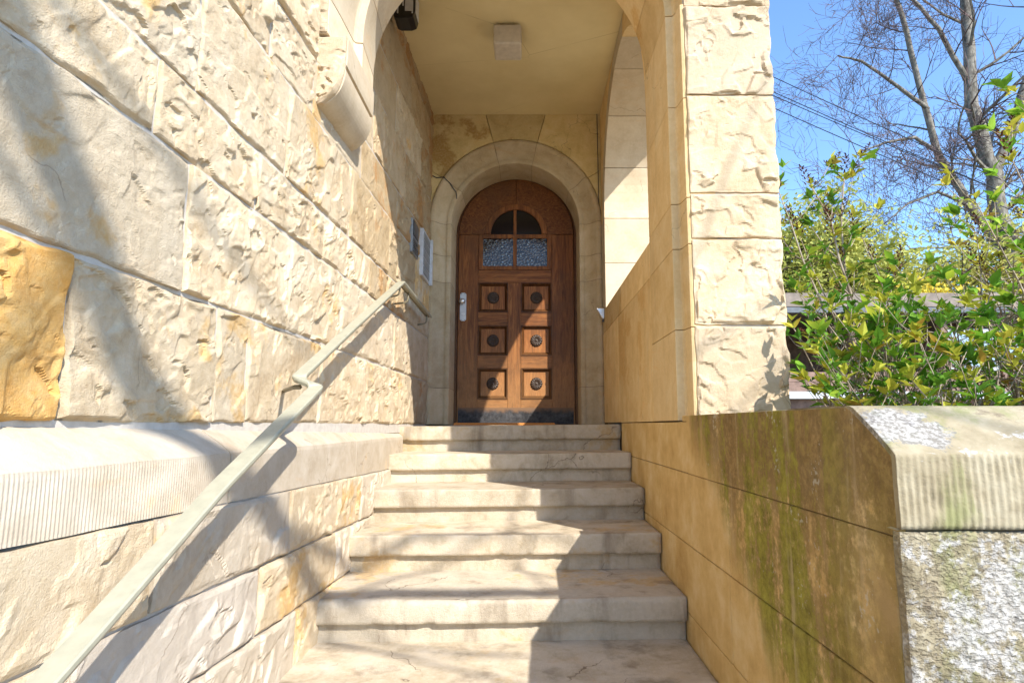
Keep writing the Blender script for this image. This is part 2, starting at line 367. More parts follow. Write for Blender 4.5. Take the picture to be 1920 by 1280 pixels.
# ------------------------------------------------------------------ stones
def quarry(o_name, W, H, n_seed, mat, parent, frame, prot=.03, res=.01, chip=1.0, rim=.011, smoothface=False, base=.0065, warp=None, **k):
    """rock-faced block; frame(u,v,h)->xyz arrays; u in 0..W, v in 0..H, h = height out of the wall"""
    nu = max(6, int(W/res)+1); nv = max(5, int(H/res)+1)
    u = np.linspace(0, W, nu)[:, None]*np.ones((1, nv)); v = np.linspace(0, H, nv)[None, :]*np.ones((nu, 1))
    s = n_seed*7.77
    eu = np.minimum(u, W-u); ev = np.minimum(v, H-v)
    jit = .012*fbm(u*9+s, v*9, n_seed, 3)*2
    e = np.minimum(eu, ev)+jit
    rise = np.clip(e/rim, 0, 1); rise = np.sin(rise*math.pi/2)
    wu = u+.05*fbm(u*7+s, v*7+3, n_seed+5, 3); wv = v+.05*fbm(u*7+9, v*7+s, n_seed+6, 3)
    rot = .5+.4*math.sin(n_seed*2.1); cu = (wu*math.cos(rot)+wv*math.sin(rot)); cv = (-wu*math.sin(rot)+wv*math.cos(rot))
    big = chips((cu+s)/.15, cv/.09, n_seed+11, .9, .8)
    mid = chips((cu+s)/.06, cv/.035, n_seed+23, 1.0, .9, .08)
    sm = chips((cu+s)/.024, cv/.020, n_seed+31, .9, .8, .12)
    mask = np.clip((fbm(u*5+s, v*5, n_seed+41, 3)+.10)*7, 0, 1)
    mask2 = np.clip((fbm(u*8+s+4, v*8, n_seed+43, 3)+.02)*9, 0, 1)
    w2u = u+.03*fbm(u*16+s, v*16+3, n_seed+51, 4)*1.6; w2v = v+.03*fbm(u*16+9, v*16+s, n_seed+52, 4)*1.6
    an = -.6+.5*math.sin(n_seed*1.7)
    sc1 = scars((w2u+s)/.11, w2v/.11, n_seed+61, .36, ang=an); sc2 = scars((w2u+s)/.055, w2v/.055, n_seed+71, .34, ang=an, soft=.55)
    h = prot*(.75+.5*fbm(u*3.2+s, v*3.2, n_seed+2, 3)) + chip*(.024*big*(.30+.70*mask)+.011*mid*mask2+.004*sm*mask2 - .030*sc1*(.35+.65*mask) - .015*sc2*np.maximum(mask2, .25)) + .0034*fbm(u*34+s, v*34, n_seed+3, 5)
    if smoothface: h = prot*(.8+.25*fbm(u*4+s, v*4, n_seed, 3))+.0025*fbm(u*30+s, v*30, n_seed, 3)
    h = base+rise*np.maximum(h, .0015)
    ju = .004*fbm(v*14+s, u*3, n_seed+8, 3)*2; jv = .004*fbm(u*14+s, v*3, n_seed+9, 3)*2
    u2 = u+ju*(1-rise); v2 = v+jv*(1-rise)
    # skirt
    def pad(a): return np.pad(a, 1, mode='edge')
    U = pad(u2); V = pad(v2); Hh = pad(h); Hh[0, :] = Hh[-1, :] = -.012; Hh[:, 0] = Hh[:, -1] = -.012
    X, Y, Z = frame(U, V, Hh)
    mb = MB(); mb.grid(np.stack([X, Y, Z], -1), 0)
    return mb.build(o_name, mat, parent, smooth=(res > .012), **k)

G = .0045  # half joint
# ---- left wall
lw = empty('stone_wall', 'long rough-faced sandstone wall carrying the handrail on the left of the steps', 'wall', (-.97, 0, 0), rotz=-math.atan(.027))
mb = MB(); mb.box((-.35, -1.6, -.05), (0.0065, 5.6, 3.7)); mb.build('mortar_core', M_mortar, lw)
courses = [
 (0.002, .345, [-1.6, -.9, -.1, .45, 1.22, 1.79, 1.985, 2.63, 3.31, 4.19, 5.1]),
 (.345, .705, [-1.6, -.6, .3, .72, 1.60, 2.27, 2.87, 3.89, 5.1]),
 (.705, .91, [-1.6, -.8, .1, .60, 1.44, 1.98, 2.6, 3.30, 4.25, 5.1]),
 (.91, 1.275, [-1.6, -.5, .4, 1.03, 1.60, 2.19, 2.95, 3.7, 4.5, 5.1]),
 (1.275, 1.52, [-1.6, -.7, .3, 1.25, 2.02, 2.42, 3.1, 3.9, 4.6, 5.1]),
 (1.52, 1.88, [-1.6, -.4, .7, 1.4, 1.95, 2.44, 3.3, 4.1, 5.1]),
 (1.88, 2.22, [-1.6, 0, 1.1, 1.8, 2.44, 3.1, 3.8, 4.6, 5.1]),
 (2.22, 2.55, [-1.6, -.5, .8, 1.6, 2.44, 3.4, 4.2, 5.1]),
 (2.55, 2.95, [-1.6, .2, 1.3, 2.44, 3.2, 4.0, 5.1]),
 (2.95, 3.35, [-1.6, -.2, 1.0, 2.44, 3.6, 5.1]),
 (3.35, 3.7, [-1.6, .4, 1.7, 2.44, 3.7, 5.1])]
sd = 3
for ci, (z0, z1, ys) in enumerate(courses):
    for a, b in zip(ys[:-1], ys[1:]):
        sd += 1
        mid = (a+b)/2
        res = (.0042 if b < 2.3 else .0052) if (b > .85 and a < 2.2 and z1 < 1.95) else (.011 if b > .85 and z1 < 3 else .05)
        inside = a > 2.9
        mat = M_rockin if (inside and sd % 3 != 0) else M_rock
        sf = False; pr = .014; ch = .78
        if ci == 0 and abs(b-1.22) < .01: mat = M_orange; ch = 1.3; pr = .022
        if ci == 3 and abs(a-1.6) < .01: ch = 1.15
        if ci in (3, 1) and sd % 4 == 1: ch = .35
        if sd % 5 == 0: ch = .45; pr = .012
        if a > 3.0: pr = .014
        if 2.4 <= a < 3.2 and 1.2 < z0 < 1.9: pr = .004; ch = .3
        bb = b
        lab = None
        if mat is M_orange: lab = 'deep orange rough block'
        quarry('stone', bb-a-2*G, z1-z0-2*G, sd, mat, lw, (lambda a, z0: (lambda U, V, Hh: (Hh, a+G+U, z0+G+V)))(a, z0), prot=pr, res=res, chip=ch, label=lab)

# ---- plinth course and lower wall (left of the steps)
pl = empty('plinth_wall', 'low pale wall below the rough wall, with sloped comb-tooled top course, left of the steps', 'wall', (-.83, 0, -1.32))
ZL = 1.32
mb = MB(); mb.box((-.4, -1.6, 0), (-.002, 4.15, ZL-.21)); mb.build('mortar_core', M_mortar, pl)
def zj(y, k): return k*(y-1.0)
def plinth(y0, y1, sdd, comb):
    # profile: s runs down the weathering then the vertical face
    prof = [(-.16, .003), (-.115, .001), (-.10, -.006), (-.08, -.018), (-.06, -.031), (-.04, -.045), (-.02, -.060), (-.004, -.0735), (.001, -.078), (.003, -.092)]
    nz = 14
    L = y1-y0; nu = int(L/(.002 if comb else .02))+2
    y = np.linspace(y0+G, y1-G, nu); zb = -.194-.0236*(y-1.0)
    PX = []; PZ = []
    for (px, pz) in prof: PX.append(np.full(nu, px)); PZ.append(np.full(nu, pz))
    for i in range(1, nz+1):
        f = i/nz; PX.append(np.full(nu, .003)); PZ.append(-.092+(zb+.092)*f)
    PX.append(np.full(nu, -.03)); PZ.append(zb)
    X = np.array(PX).T.copy(); Z = np.array(PZ).T.copy(); Y = y[:, None]*np.ones_like(X)
    if comb:
        ph = Y/.0098*2*math.pi + 1.2*fbm(Y*9, Z*6, sdd, 2)
        m = np.zeros(X.shape[1]); m[len(prof)-1:-1] = 1; m[len(prof)-2] = .3
        fade = np.clip((1.80-Y)/.35, 0, 1)*.8+.2
        X += -.0016*(.5+.5*np.cos(ph))*m[None, :]*fade*(.6+.8*vnoise(Y*20, Z*30, sdd))
    X += .006*fbm(Y*5, Z*8+sdd, sdd, 3)
    Z += .003*fbm(Y*6, X*10+sdd, sdd+3, 3)
    # close the two ends
    for i in (0, -1):
        pass
    X = np.vstack([X[:1]-.03, X, X[-1:]-.03]); Y = np.vstack([Y[:1], Y, Y[-1:]]); Z = np.vstack([Z[:1], Z, Z[-1:]])
    mb = MB(); mb.grid(np.stack([X, Y, Z+ZL], -1), flip=True); mb.build('coping_stone', M_plinth, pl, smooth=False)
plinth(-1.6, .2, 5, False); plinth(.2, .985, 6, True); plinth(.985, 1.75, 7, True); plinth(1.75, 3.02, 8, False); plinth(3.02, 4.14, 9, False)
low = [(-.194, -.400, -.0236, -.030, [-1.6, -.3, .55, 1.41, 2.19, 3.1, 3.9]),
       (-.400, -.60, -.030, -.035, [-1.6, -.5, .35, 1.18, 1.97, 2.72, 3.5]),
       (-.60, -.85, -.035, -.02, [-1.6, 0, .8, 1.5, 2.3, 3.1]), (-.85, -1.08, -.02, -.01, [-1.6, .4, 1.3, 2.2]), (-1.08, -1.32, -.01, 0, [-1.6, 0, 1, 2.2])]
for (zt, zb, kt, kb, ys) in low:
    for a, b in zip(ys[:-1], ys[1:]):
        sd += 1
        def fr(U, V, Hh, a=a, zt=zt, zb=zb, kt=kt, kb=kb, H=zt-zb):
            yy = a+G+U; f = V/(H-2*G); top = zt-G+kt*(yy-1); bot = zb+G+kb*(yy-1)
            return (Hh, yy, ZL+bot+(top-bot)*f)
        quarry('stone', b-a-2*G, zt-zb-2*G, sd, M_plinth if sd % 2 else M_rock, pl, fr, prot=.010, res=.0075 if (b > .8 and zt > -.7) else .03, chip=.8, rim=.012)

# ---- stairs
st = empty('stone_staircase', 'flight of worn sandstone steps leading up to the arched door', 'stairs', (0, 0, -1.32))
fronts = [4.15, 3.744, 3.339, 2.944, 2.502, 2.08, 1.66, 1.24]
def step(k, yf, yb, zt, x0=-.842, x1=.616):
    wob = [0, .004, .004, .006, .010, .012, .01, .01][k]
    prof = []  # (y,z) from back of tread to foot of riser
    D = yb-yf
    for f in (1, .97, .9, .8, .7, .6, .5, .4, .3, .2, .12, .07, .04): prof.append((yf+D*f, 0))
    rr = [.005, .006, .010, .010, .022, .02, .02, .02][k]
    for a in (10, 30, 50, 70, 90): prof.append((yf+rr*(1-math.sin(R(a))), -rr*(1-math.cos(R(a)))))
    fh = .094
    for f in (.3, .5, .7, .85, .97): prof.append((yf, -fh*f))
    prof += [(yf+.004, -fh), (yf+.012, -fh-.001), (yf+.027, -fh-.002), (yf+.030, -fh-.006)]
    for f in (.3, .6, .9, 1.0): prof.append((yf+.030, -fh-.006-(.071-.006+.004)*f))
    nx = 200; xs = np.linspace(x0, x1, nx); P = np.array(prof)
    X = xs[:, None]*np.ones((1, len(prof))); Yy = P[None, :, 0]*np.ones((nx, 1)); Z = P[None, :, 1]*np.ones((nx, 1))
    tread = np.array([1.0]*13+[.8, .6, .4, .2, .1]+[0]*13)
    # wear: tread dished in the middle, rounded arris, small chips
    Z += -wob*tread*np.exp(-((X+.05)/.42)**2)*np.clip(1-(Yy-yf)/.35, 0, 1)
    arr = np.exp(-((np.arange(len(prof))-15.5)/2.6)**2)[None, :]
    chip_ = np.clip(fbm(X*11+k*9, Yy*0+k, 50+k, 4)-.10, 0, 1)*(.05 if k in (0, 2, 4) else .02)
    Yy += arr*chip_; Z -= arr*chip_*.8
    arr2 = np.exp(-((np.arange(len(prof))-23)/1.5)**2)[None, :]
    Yy += arr2*np.clip(fbm(X*16+k*3, Yy*0+3, 70+k, 4)-.06, 0, 1)*.05
    Yy += (.006*fbm(X*3+k*5, Z*12, 80+k, 4)+.002*fbm(X*26, Z*60, 81+k, 3))*np.clip((.08-(Yy-yf))/.05, 0, 1)
    Z += .004*fbm(X*4+k*7, Yy*5, 90+k, 4)*tread
    Z += .010*X
    # ends
    for i in (0, 1, 2, nx-3, nx-2, nx-1):
        j = min(i, nx-1-i); Yy[i, 14:] += (.010, .005, .001)[j]; Z[i, :14] -= (.006, .003, 0)[j]
    mb = MB(); mb.grid(np.stack([X, Yy, Z+zt+ZL], -1), flip=True); mb.build('step', M_step, st, smooth=True)
for k, yf in enumerate(fronts):
    step(k, yf, 5.2 if k == 0 else fronts[k-1]+.04, -.165*k-.003, x0=-.9 if k == 0 else -.842)
mb = MB()
for k, yf in enumerate(fronts[1:]): mb.box((-.84, yf+.06, 0), (.615, fronts[k]+.031, ZL-.165*(k+1)-.03))
mb.box((-.9, 4.22, 0), (.615, 5.52, ZL-.03)); mb.build('step_core', M_mortar_d, st)
mb = MB(); mb.box((-.9, 5.19, ZL-.06), (.62, 5.52, ZL-.003)); mb.build('threshold', M_step, st)

# ---- right wall: parapet, porch wall with side arch
def ash(name, mat, parent, poly, axis, a, b, bev=.003, **k):
    mb = MB(); mb.prism(poly, axis, a, b); return mb.build(name, mat, parent, bevel=bev, **k)
def rect(a, b, c, d): return [(a, c), (b, c), (b, d), (a, d)]
g2 = .0015
pw = empty('garden_parapet', 'low mossy stone parapet on the right of the steps with white lichen on its end', 'wall', (.62, 1.06, -1.32))
def pbox(name, y0, y1, z0, z1, x0=0, x1=.42, mat=M_para, bev=.004, par=pw, ox=.62, oy=1.06):
    mb = MB(); mb.box((x0, y0+g2-oy, z0+g2+ZL), (x1, y1-g2-oy, z1-g2+ZL)); return mb.build(name, mat, par, bevel=bev)
mb = MB(); mb.box((.006, .02, 0), (.40, 4.1, ZL-.05)); mb.box((.40, .02, 0), (3.4, .38, ZL-.05)); mb.build('mortar_core', M_mortar_d, pw)
# course A (coping height), course B, C ...
for (y0, y1, z0, z1) in [(2.44, 2.785, -.187, .0125), (2.785, 3.5, -.187, .0125), (3.5, 4.14, -.187, .0125),
                         (1.97, 2.42, -.46, -.187), (2.42, 2.96, -.46, -.187), (2.96, 3.45, -.46, -.187), (3.45, 4.0, -.46, -.187),
                         (1.085, 1.985, -.72, -.46), (1.985, 2.7, -.72, -.46), (2.7, 3.4, -.72, -.46),
                         (1.085, 1.5, -1.0, -.72), (1.5, 2.3, -1.0, -.72), (2.3, 3.0, -1.0, -.72), (1.085, 1.9, -1.32, -1.0), (1.9, 2.9, -1.32, -1.0)]:
    pbox('stone', y0, y1, z0, z1)
pbox('stone', 1.085, 1.97, -.46, -.187)
# pier-side coping return: from y=1.06 to 2.44 with the chamfered nose
nose = [(1.060, -.1855), (1.060, -.050), (1.064, -.046), (1.080, -.036), (1.100, -.021), (1.130, -.001), (1.160, .017), (1.186, .032), (1.20, .036), (2.5, .037), (2.5, .0142), (2.4385, .0142), (2.4385, -.1855)]
mb = MB(); mb.prism([(y-1.06+.0075, z+ZL-.001) for y, z in nose], 'x', 0.0004, .0125); mb.build('coping_stone', M_para, pw, bevel=.002)
mb = MB(); mb.box((.0125, .17, ZL-.17), (.43, 1.42, ZL+.0362)); mb.build('coping_stone', M_cope, pw, bevel=.004)
# street-facing coping with combed face
def cope_front(x0, x1, sdd):
    prof = [(.42, .037), (.30, .037), (.20, .037), (.155, .037), (.140, .036), (.126, .031), (.10, .016), (.07, -.002), (.04, -.022), (.018, -.037), (.004, -.047), (.001, -.050), (0, -.056)]
    nz = 16; nx = int((x1-x0)/.0028); xs = np.linspace(x0, x1, nx); P = list(prof)+[(0, -.056-.116*i/nz) for i in range(1, nz+1)]+[(.03, -.172)]
    P = np.array(P); X = xs[:, None]*np.ones((1, len(P))); Y = P[None, :, 0]*np.ones((nx, 1)); Z = P[None, :, 1]*np.ones((nx, 1))
    m = np.zeros(len(P)); m[12:-1] = 1; m[11] = .4
    ph = X/.0125*2*math.pi+1.5*fbm(X*8, Z*5, sdd, 2)
    Y += .0030*(.5+.5*np.cos(ph))*m*(.5+1.0*vnoise(X*25, Z*40, sdd)); Y += .006*fbm(X*6, Z*10, sdd, 4)*np.minimum(1, np.abs(P[None, :, 1]-.037)*20)
    Y += .0035*fbm(X*45, Z*45, sdd+4, 3)*m
    Z += .002*fbm(X*20, Y*20, sdd+2, 3)
    X = np.vstack([X[:1]+.001, X[:1], X, X[-1:]]); Y = np.vstack([Y[:1]+.022, Y[:1]+.001, Y, Y[-1:]+.02]); Z = np.vstack([Z[:1]-.006, Z[:1], Z, Z[-1:]])
    mb = MB(); mb.grid(np.stack([X-.62, Y, Z+ZL], -1)); mb.build('coping_stone', M_cope, pw, smooth=True)
cope_front(.6198, 1.55, 3); cope_front(1.555, 2.8, 5); cope_front(2.805, 4.0, 7)
# first bit of coping over the corner shares the nose profile but combed too
for (x0, x1, z0, z1) in [(.6215, 1.55, -.46, -.178), (1.56, 2.6, -.46, -.178), (2.61, 4.0, -.46, -.178), (.6215, 1.2, -.9, -.467), (1.21, 2.3, -.9, -.467), (2.31, 4.0, -.9, -.467), (.625, 1.8, -1.32, -.907), (1.81, 3, -1.32, -.907), (3.01, 4, -1.32, -.907)]:
    sd += 1
    quarry('stone', x1-x0, z1-z0, sd, M_front, pw, (lambda x0, z0: (lambda U, V, Hh: (x0-.62+U, .014-Hh, z0+ZL+V)))(x0, z0), prot=.008, res=.005 if (x0 < 1.5 and z1 > -.5) else .02, chip=.45, rim=.014)

# ---- porch right wall
rw = empty('porch_side_wall', 'smooth ochre sandstone side wall of the porch with an arched opening', 'wall', (.62, 3.07, 0))
X0, X1 = 0.0, .53
def rblock(y0, y1, z0, z1, mat=M_smooth):
    mb = MB(); mb.box((X0, y0-3.07+g2, z0+g2), (X1, y1-3.07-g2, z1-g2)); return mb.build('stone', mat, rw, bevel=.003)
for (y0, y1, z0, z1) in [(3.07, 4.2, .014, .74), (4.2, 5.05, .014, .74), (3.07, 4.05, .74, .925), (4.05, 5.05, .74, .925)]: rblock(y0, y1, z0, z1)
# far jamb below spring of the side arch
for (z0, z1) in [(.925, 1.29), (1.29, 1.66)]: rblock(4.85, 5.05, z0, z1, M_pale)
yc, zc, RA = 3.96, 1.66, .89
def wedge(c, r0, r1, a0, a1, n=6):
    p = [(c[0]+r0*math.cos(a0+(a1-a0)*i/n), c[1]+r0*math.sin(a0+(a1-a0)*i/n)) for i in range(n+1)]
    q = [(c[0]+r1*math.cos(a0+(a1-a0)*i/n), c[1]+r1*math.sin(a0+(a1-a0)*i/n)) for i in range(n, -1, -1)]
    return p+q
angs = [0, 26, 52, 78, 102, 128, 154, 180]
for a0, a1 in zip(angs[:-1], angs[1:]):
    e = .12
    poly = []
    for p in wedge((yc, zc), RA-.0, RA+.13, R(a0+e), R(a1-e)):
        q = (min(max(p[0], 3.0702), 5.0498)-3.07, p[1])
        if not poly or math.dist(q, poly[-1]) > 1e-3: poly.append(q)
    if a1 == 180: continue
    ash('voussoir', M_pale if a0 < 90 else M_smooth, rw, poly, 'x', X0, X1)
# spandrels
poly = [(.0002, zc)]+[(max(.0004, yc-3.07+RA*math.cos(R(a))), zc+RA*math.sin(R(a))) for a in range(176, 153, -4)]+[(yc-3.07+(RA+.13)*math.cos(R(154)) if yc-3.07+(RA+.13)*math.cos(R(154)) > .001 else .0002, zc+(RA+.13)*math.sin(R(154)))]+[(.0002, zc+(RA+.13)*math.sin(R(154))+.001)]
ash('voussoir', M_smooth, rw, poly, 'x', X0, X1, 0)
def spand(c, r, y0, y1, zt, a0, a1, n=10):
    return [(c[0]+r*math.cos(a0+(a1-a0)*i/n), c[1]+r*math.sin(a0+(a1-a0)*i/n)) for i in range(n+1)]
for sgn in (1, -1):
    aa = (0, R(88)) if sgn == 1 else (R(154), R(92))
    arc = spand((yc, zc), RA+.133, 0, 0, 0, *aa)
    ye = 5.05 if sgn == 1 else 3.07
    arc = [(min(max(p[0], 3.0702), 5.0498), p[1]) for p in arc]
    arc2 = [p for i, p in enumerate(arc) if i == 0 or abs(p[0]-arc[i-1][0]) > 1e-4]
    poly = [(ye, arc2[0][1])]+arc2+[(arc2[-1][0], 2.72), (ye, 2.72)]
    if abs(poly[0][0]-poly[1][0]) < 1e-3: poly = poly[1:]
    ash('stone', M_smooth, rw, [(p[0]-3.07, p[1]) for p in poly], 'x', X0+.0005, X1, 0)
mb = MB(); mb.box((0.001, 0, 2.722), (.53, 2.4, 4.0)); mb.build('upper_masonry', M_smooth, rw)  # unseen box over the side wall, added to block the sun

# ---- arch front (pier on the right, corbel on the left)
pf = empty('porch_arch', 'rock-faced sandstone pier and round arch forming the porch entrance', 'archway', (.62, 2.5, 0))
def jamb(z0, z1, x1=.80):
    poly = [(.62, 2.58), (.652, 2.578), (.6585, 2.565), (.662, 2.53), (.666, 2.498), (.676, 2.494), (x1, 2.5), (x1, 3.068), (.62, 3.068)]
    mb = MB(); mb.prism([(x-.62, y-2.5) for x, y in poly], 'z', z0+g2, z1-g2); return mb.build('jamb_stone', M_smooth, pf, bevel=.002)
pj = [.016, .395, .745, .945, 1.39, 1.829]
for a, b in zip(pj[:-1], pj[1:]):
    jamb(a, b)
pj2 = [.016, .402, .765, .962, 1.399, 1.813, 2.2, 2.6, 3.0, 3.5, 4.0]
for a, b in zip(pj2[:-1], pj2[1:]):
    sd += 1
    w = 1.052-.682
    lowb = a < .1
    # front face, wrapping a little round the outer corner
    def fr(U, V, Hh, a=a, sd=sd):
        z = a+.004+V
        out = np.clip((U-(w-.02))/.02, 0, 1)
        return (.062+U+.010*fbm(z*14, z*0+sd, sd, 4)*2*np.clip((U-.3)/.06, 0, 1), -.004-Hh, z)
    quarry('stone', w, b-a-.008, sd, M_pier, pf, fr, prot=.009, res=.0058 if a < 1.9 else .03, chip=1.15, rim=.009)
    mb = MB(); mb.box((.06, -.0005, a), (.428, .565, b)); mb.build('pier_core', M_mortar if a < 1.9 else M_mortar, pf)
# arch ring: section interpolated from right (t=0) to left (t=1)
ZS = 1.83
def sect(t):
    # (radius, y, centre x)
    ya = 2.58+.20*t; yf = 2.5-.05*t
    return [(.30+.72, 3.066, -.10), (.72, 3.066, -.10), (.71, ya, -.09), (.742, ya-.004, -.09), (.750, ya-.02, -.09), (.757, yf+.03+.1*t, -.09), (.766, yf, -.09), (1.0, yf, -.09)]
def ring_piece(a0, a1, n=7):
    P = []
    for i in range(n+1):
        a = a0+(a1-a0)*i/n; s_ = sect(a/180.)
        P.append([(c+r*math.cos(R(a))-.62, y-2.5, ZS+r*math.sin(R(a))) for r, y, c in s_])
    P = np.array(P); m = P.shape[1]; mb = MB(); vs = P.reshape(-1, 3).tolist(); fs = []
    for i in range(n):
        for j in range(m):
            j2 = (j+1) % m; fs.append((i*m+j, i*m+j2, (i+1)*m+j2, (i+1)*m+j))
    fs.append(tuple(range(m-1, -1, -1))); fs.append(tuple(n*m+j for j in range(m)))
    mb.add(vs, [tuple(reversed(f)) for f in fs]); o = mb.build('voussoir', M_smooth if a1 < 120 else M_pale, pf, bevel=.002); return o
av = [0.0, 20, 40, 60, 80, 100, 120, 140, 160, 180.0]
for a, b in zip(av[:-1], av[1:]): ring_piece(a+.12, b-.12)
# straight stilt between corbel and springing on the left
mb = MB(); s_ = sect(1.0); poly = [(c-r-.62, y-2.5) for r, y, c in s_]
poly[0] = (-.95-.62, .566); poly[-1] = (-.95-.62, poly[-1][1]); mb.prism(poly, 'z', 1.66, ZS-.003); mb.build('jamb_stone', M_pale, pf, bevel=.002)
# rough narrow facing over the corbel, between wall and arch
# filling masonry above the arch
arc = [(-.09+1.02*math.cos(R(a)), ZS+1.02*math.sin(R(a))) for a in range(0, 181, 10)]
arcR = [p for p in arc if p[1] > 1.9]
poly = [(1.045, 1.9)]+[(min(p[0], 1.04), p[1]) for p in arcR]+[(-1.25, 1.9), (-1.25, 4.0), (1.045, 4.0)]
mb = MB(); mb.prism([(x-.62, z) for x, z in poly], 'y', .01, .56); mb.build('upper_masonry', M_pier, pf)
# corbel: profile in xz swept along y
cb = [(-.99, 1.34)]+[(-.925+.142*math.sin(R(a)), 1.505-.165*math.cos(R(a))) for a in range(0, 91, 6)]+[(-.783, 1.512), (-.798, 1.514), (-.798, 1.526), (-.780, 1.530), (-.777, 1.56), (-.777, 1.658), (-.99, 1.658)]
mb = MB(); mb.prism([(x-.62, z) for x, z in cb], 'y', -.02, .43); o = mb.build('corbel', M_pale, pf, bevel=.0015, label='smooth quarter-round corbel with rough front end')
sd += 1
def fr(U, V, Hh):
    # rough end face, clipped to the corbel profile by lifting edges back
    x = -.985+U; z = 1.342+V
    lim = np.interp(z, [1.34, 1.348, 1.365, 1.395, 1.43, 1.48, 1.505, 1.66], [-.925, -.875, -.852, -.819, -.80, -.786, -.783, -.779])-.002
    x = -.985+(lim+.985)*(U/.188)
    return (x-.62, -.022-Hh, z)
quarry('corbel_face', .188, .315, sd, M_pier, pf, fr, prot=.022, res=.005, chip=1.1, rim=.012)
sd += 1
quarry('stone', .10, .5, sd, M_pier, pf, lambda U, V, Hh: (-.96-.62+U, -.05-Hh, 1.664+V), prot=.012, res=.008, chip=.8, rim=.02)

# ---- ceiling / roof
cl = MB(); cl.box((-.98, 3.069, 2.66), (.619, 5.6, 2.76)); o = cl.build('ceiling', M_ceil); setp(o, kind='structure')
cl = MB(); cl.box((-1.3, 3.071, 2.78), (.618, 6.2, 4.0)); o = cl.build('upper_sun_block', M_pale); setp(o, label='plain unseen masonry mass above the porch, added to block the sun', category='wall')  # unseen mass over the ceiling, added to keep sun out of the porch
cl = MB(); cl.box((-1.6, 5.75, -.05), (1.4, 6.3, 4.2)); cl.box((.8, 5.2, -1.4), (1.03, 5.75, 4.0)); cl.build('house_wall_core', M_pale, None, label='pale house wall rising behind the porch', category='wall')

# ---- back wall with door arch
bw = empty('porch_back_wall', 'ochre back wall of the porch with a moulded round stone arch about the door', 'wall', (-.10, 5.05, 0))
C = (-.108, 1.70); RO = .733
cuts = [24, 58, 75.5, 104, 122, 156] # rays
def ray_edge(a):
    """point where ray from C at angle a leaves the rectangle x -.845..0.619, z 1.70..2.66"""
    dx, dz = math.cos(R(a)), math.sin(R(a)); t = 1e9
    if dx > 1e-6: t = min(t, (.619-C[0])/dx)
    if dx < -1e-6: t = min(t, (-.875-C[0])/dx)
    if dz > 1e-6: t = min(t, (2.66-C[1])/dz)
    return (C[0]+dx*t, C[1]+dz*t)
angs = [8, 32, 75, 105, 148, 172]
cor = {(32, 75): (.619, 2.66), (105, 148): (-.875, 2.66)}
for a0, a1 in zip(angs[:-1], angs[1:]):
    arc = [(C[0]+RO*math.cos(R(a0+.15+(a1-a0-.3)*i/8)), C[1]+RO*math.sin(R(a0+.15+(a1-a0-.3)*i/8))) for i in range(9)]
    arc = [(min(max(x, -.875), .6185), z) for x, z in arc]
    e1 = ray_edge(a1-.15); e0 = ray_edge(a0+.15)
    poly = arc+[e1]+([cor[(a0, a1)]] if (a0, a1) in cor else [])+[e0]
    ash('stone', M_back, bw, [(x+.10, z) for x, z in poly], 'y', 0, .25, .002)
rp = [(.731, .012), (.729, .000), (.722, -.010), (.705, -.015), (.688, -.011), (.676, .000), (.670, .014), (.662, .020), (.650, .040), (.632, .058), (.612, .070), (.592, .077), (.586, .076), (.584, .068), (.560, .066), (.548, .071), (.545, .080), (.545, .42)]
def mould(pts_fn, n, mat=M_ring):
    P = np.array([[pts_fn(i/n, r, y) for r, y in rp] for i in range(n+1)]); mb = MB(); mb.grid(P)
    # end caps so joints read as cuts
    return mb
def ringseg(a0, a1):
    f = lambda t, r, y: (C[0]+.10+r*math.cos(R(a0+(a1-a0)*t)), y, C[1]+r*math.sin(R(a0+(a1-a0)*t)))
    mb = mould(f, 10); o = mb.build('arch_moulding', M_ring, bw, smooth=True)
    m = o.modifiers.new('split', 'EDGE_SPLIT'); m.split_angle = R(40)
for a0, a1 in zip([0, 33, 75, 105, 148], [33, 75, 105, 148, 180]): ringseg(a0+.18, a1-.18)
for sgn in (1, -1):
    zz = [0.002, .31, 1.20, 1.42, 1.70] if sgn > 0 else [.002, .30, 1.19, 1.42, 1.70]
    for z0, z1 in zip(zz[:-1], zz[1:]):
        f = lambda t, r, y: (C[0]+.10+sgn*r, y, (z0+.002)+(z1-z0-.004)*t) if sgn > 0 else (C[0]+.10-r, y, (z1-.002)-(z1-z0-.004)*t)
        o = mould(f, 1).build('arch_moulding', M_ring, bw, smooth=True); m = o.modifiers.new('split', 'EDGE_SPLIT'); m.split_angle = R(40)
# mortar behind joints
mb = MB(); Q = []
mb2 = MB()
for (r, y) in [(.56, .095)]:
    P = []
    for a in range(0, 181, 6): P.append([(C[0]+.10+rr*math.cos(R(a)), yy, C[1]+rr*math.sin(R(a))) for rr, yy in [(.76, .03), (.70, .03), (.60, .10), (.5475, .10), (.5475, .42)]])
    mb2.grid(np.array(P))
    for s_ in (1, -1):
        P = [[(C[0]+.10+s_*rr, yy, z) for rr, yy in [(.76, .03), (.70, .03), (.60, .10), (.5475, .10), (.5475, .42)]] for z in ((0, 1.7) if s_ > 0 else (1.7, 0))]
        mb2.grid(np.array(P))
mb2.build('mortar_core', M_mortar_d, bw)
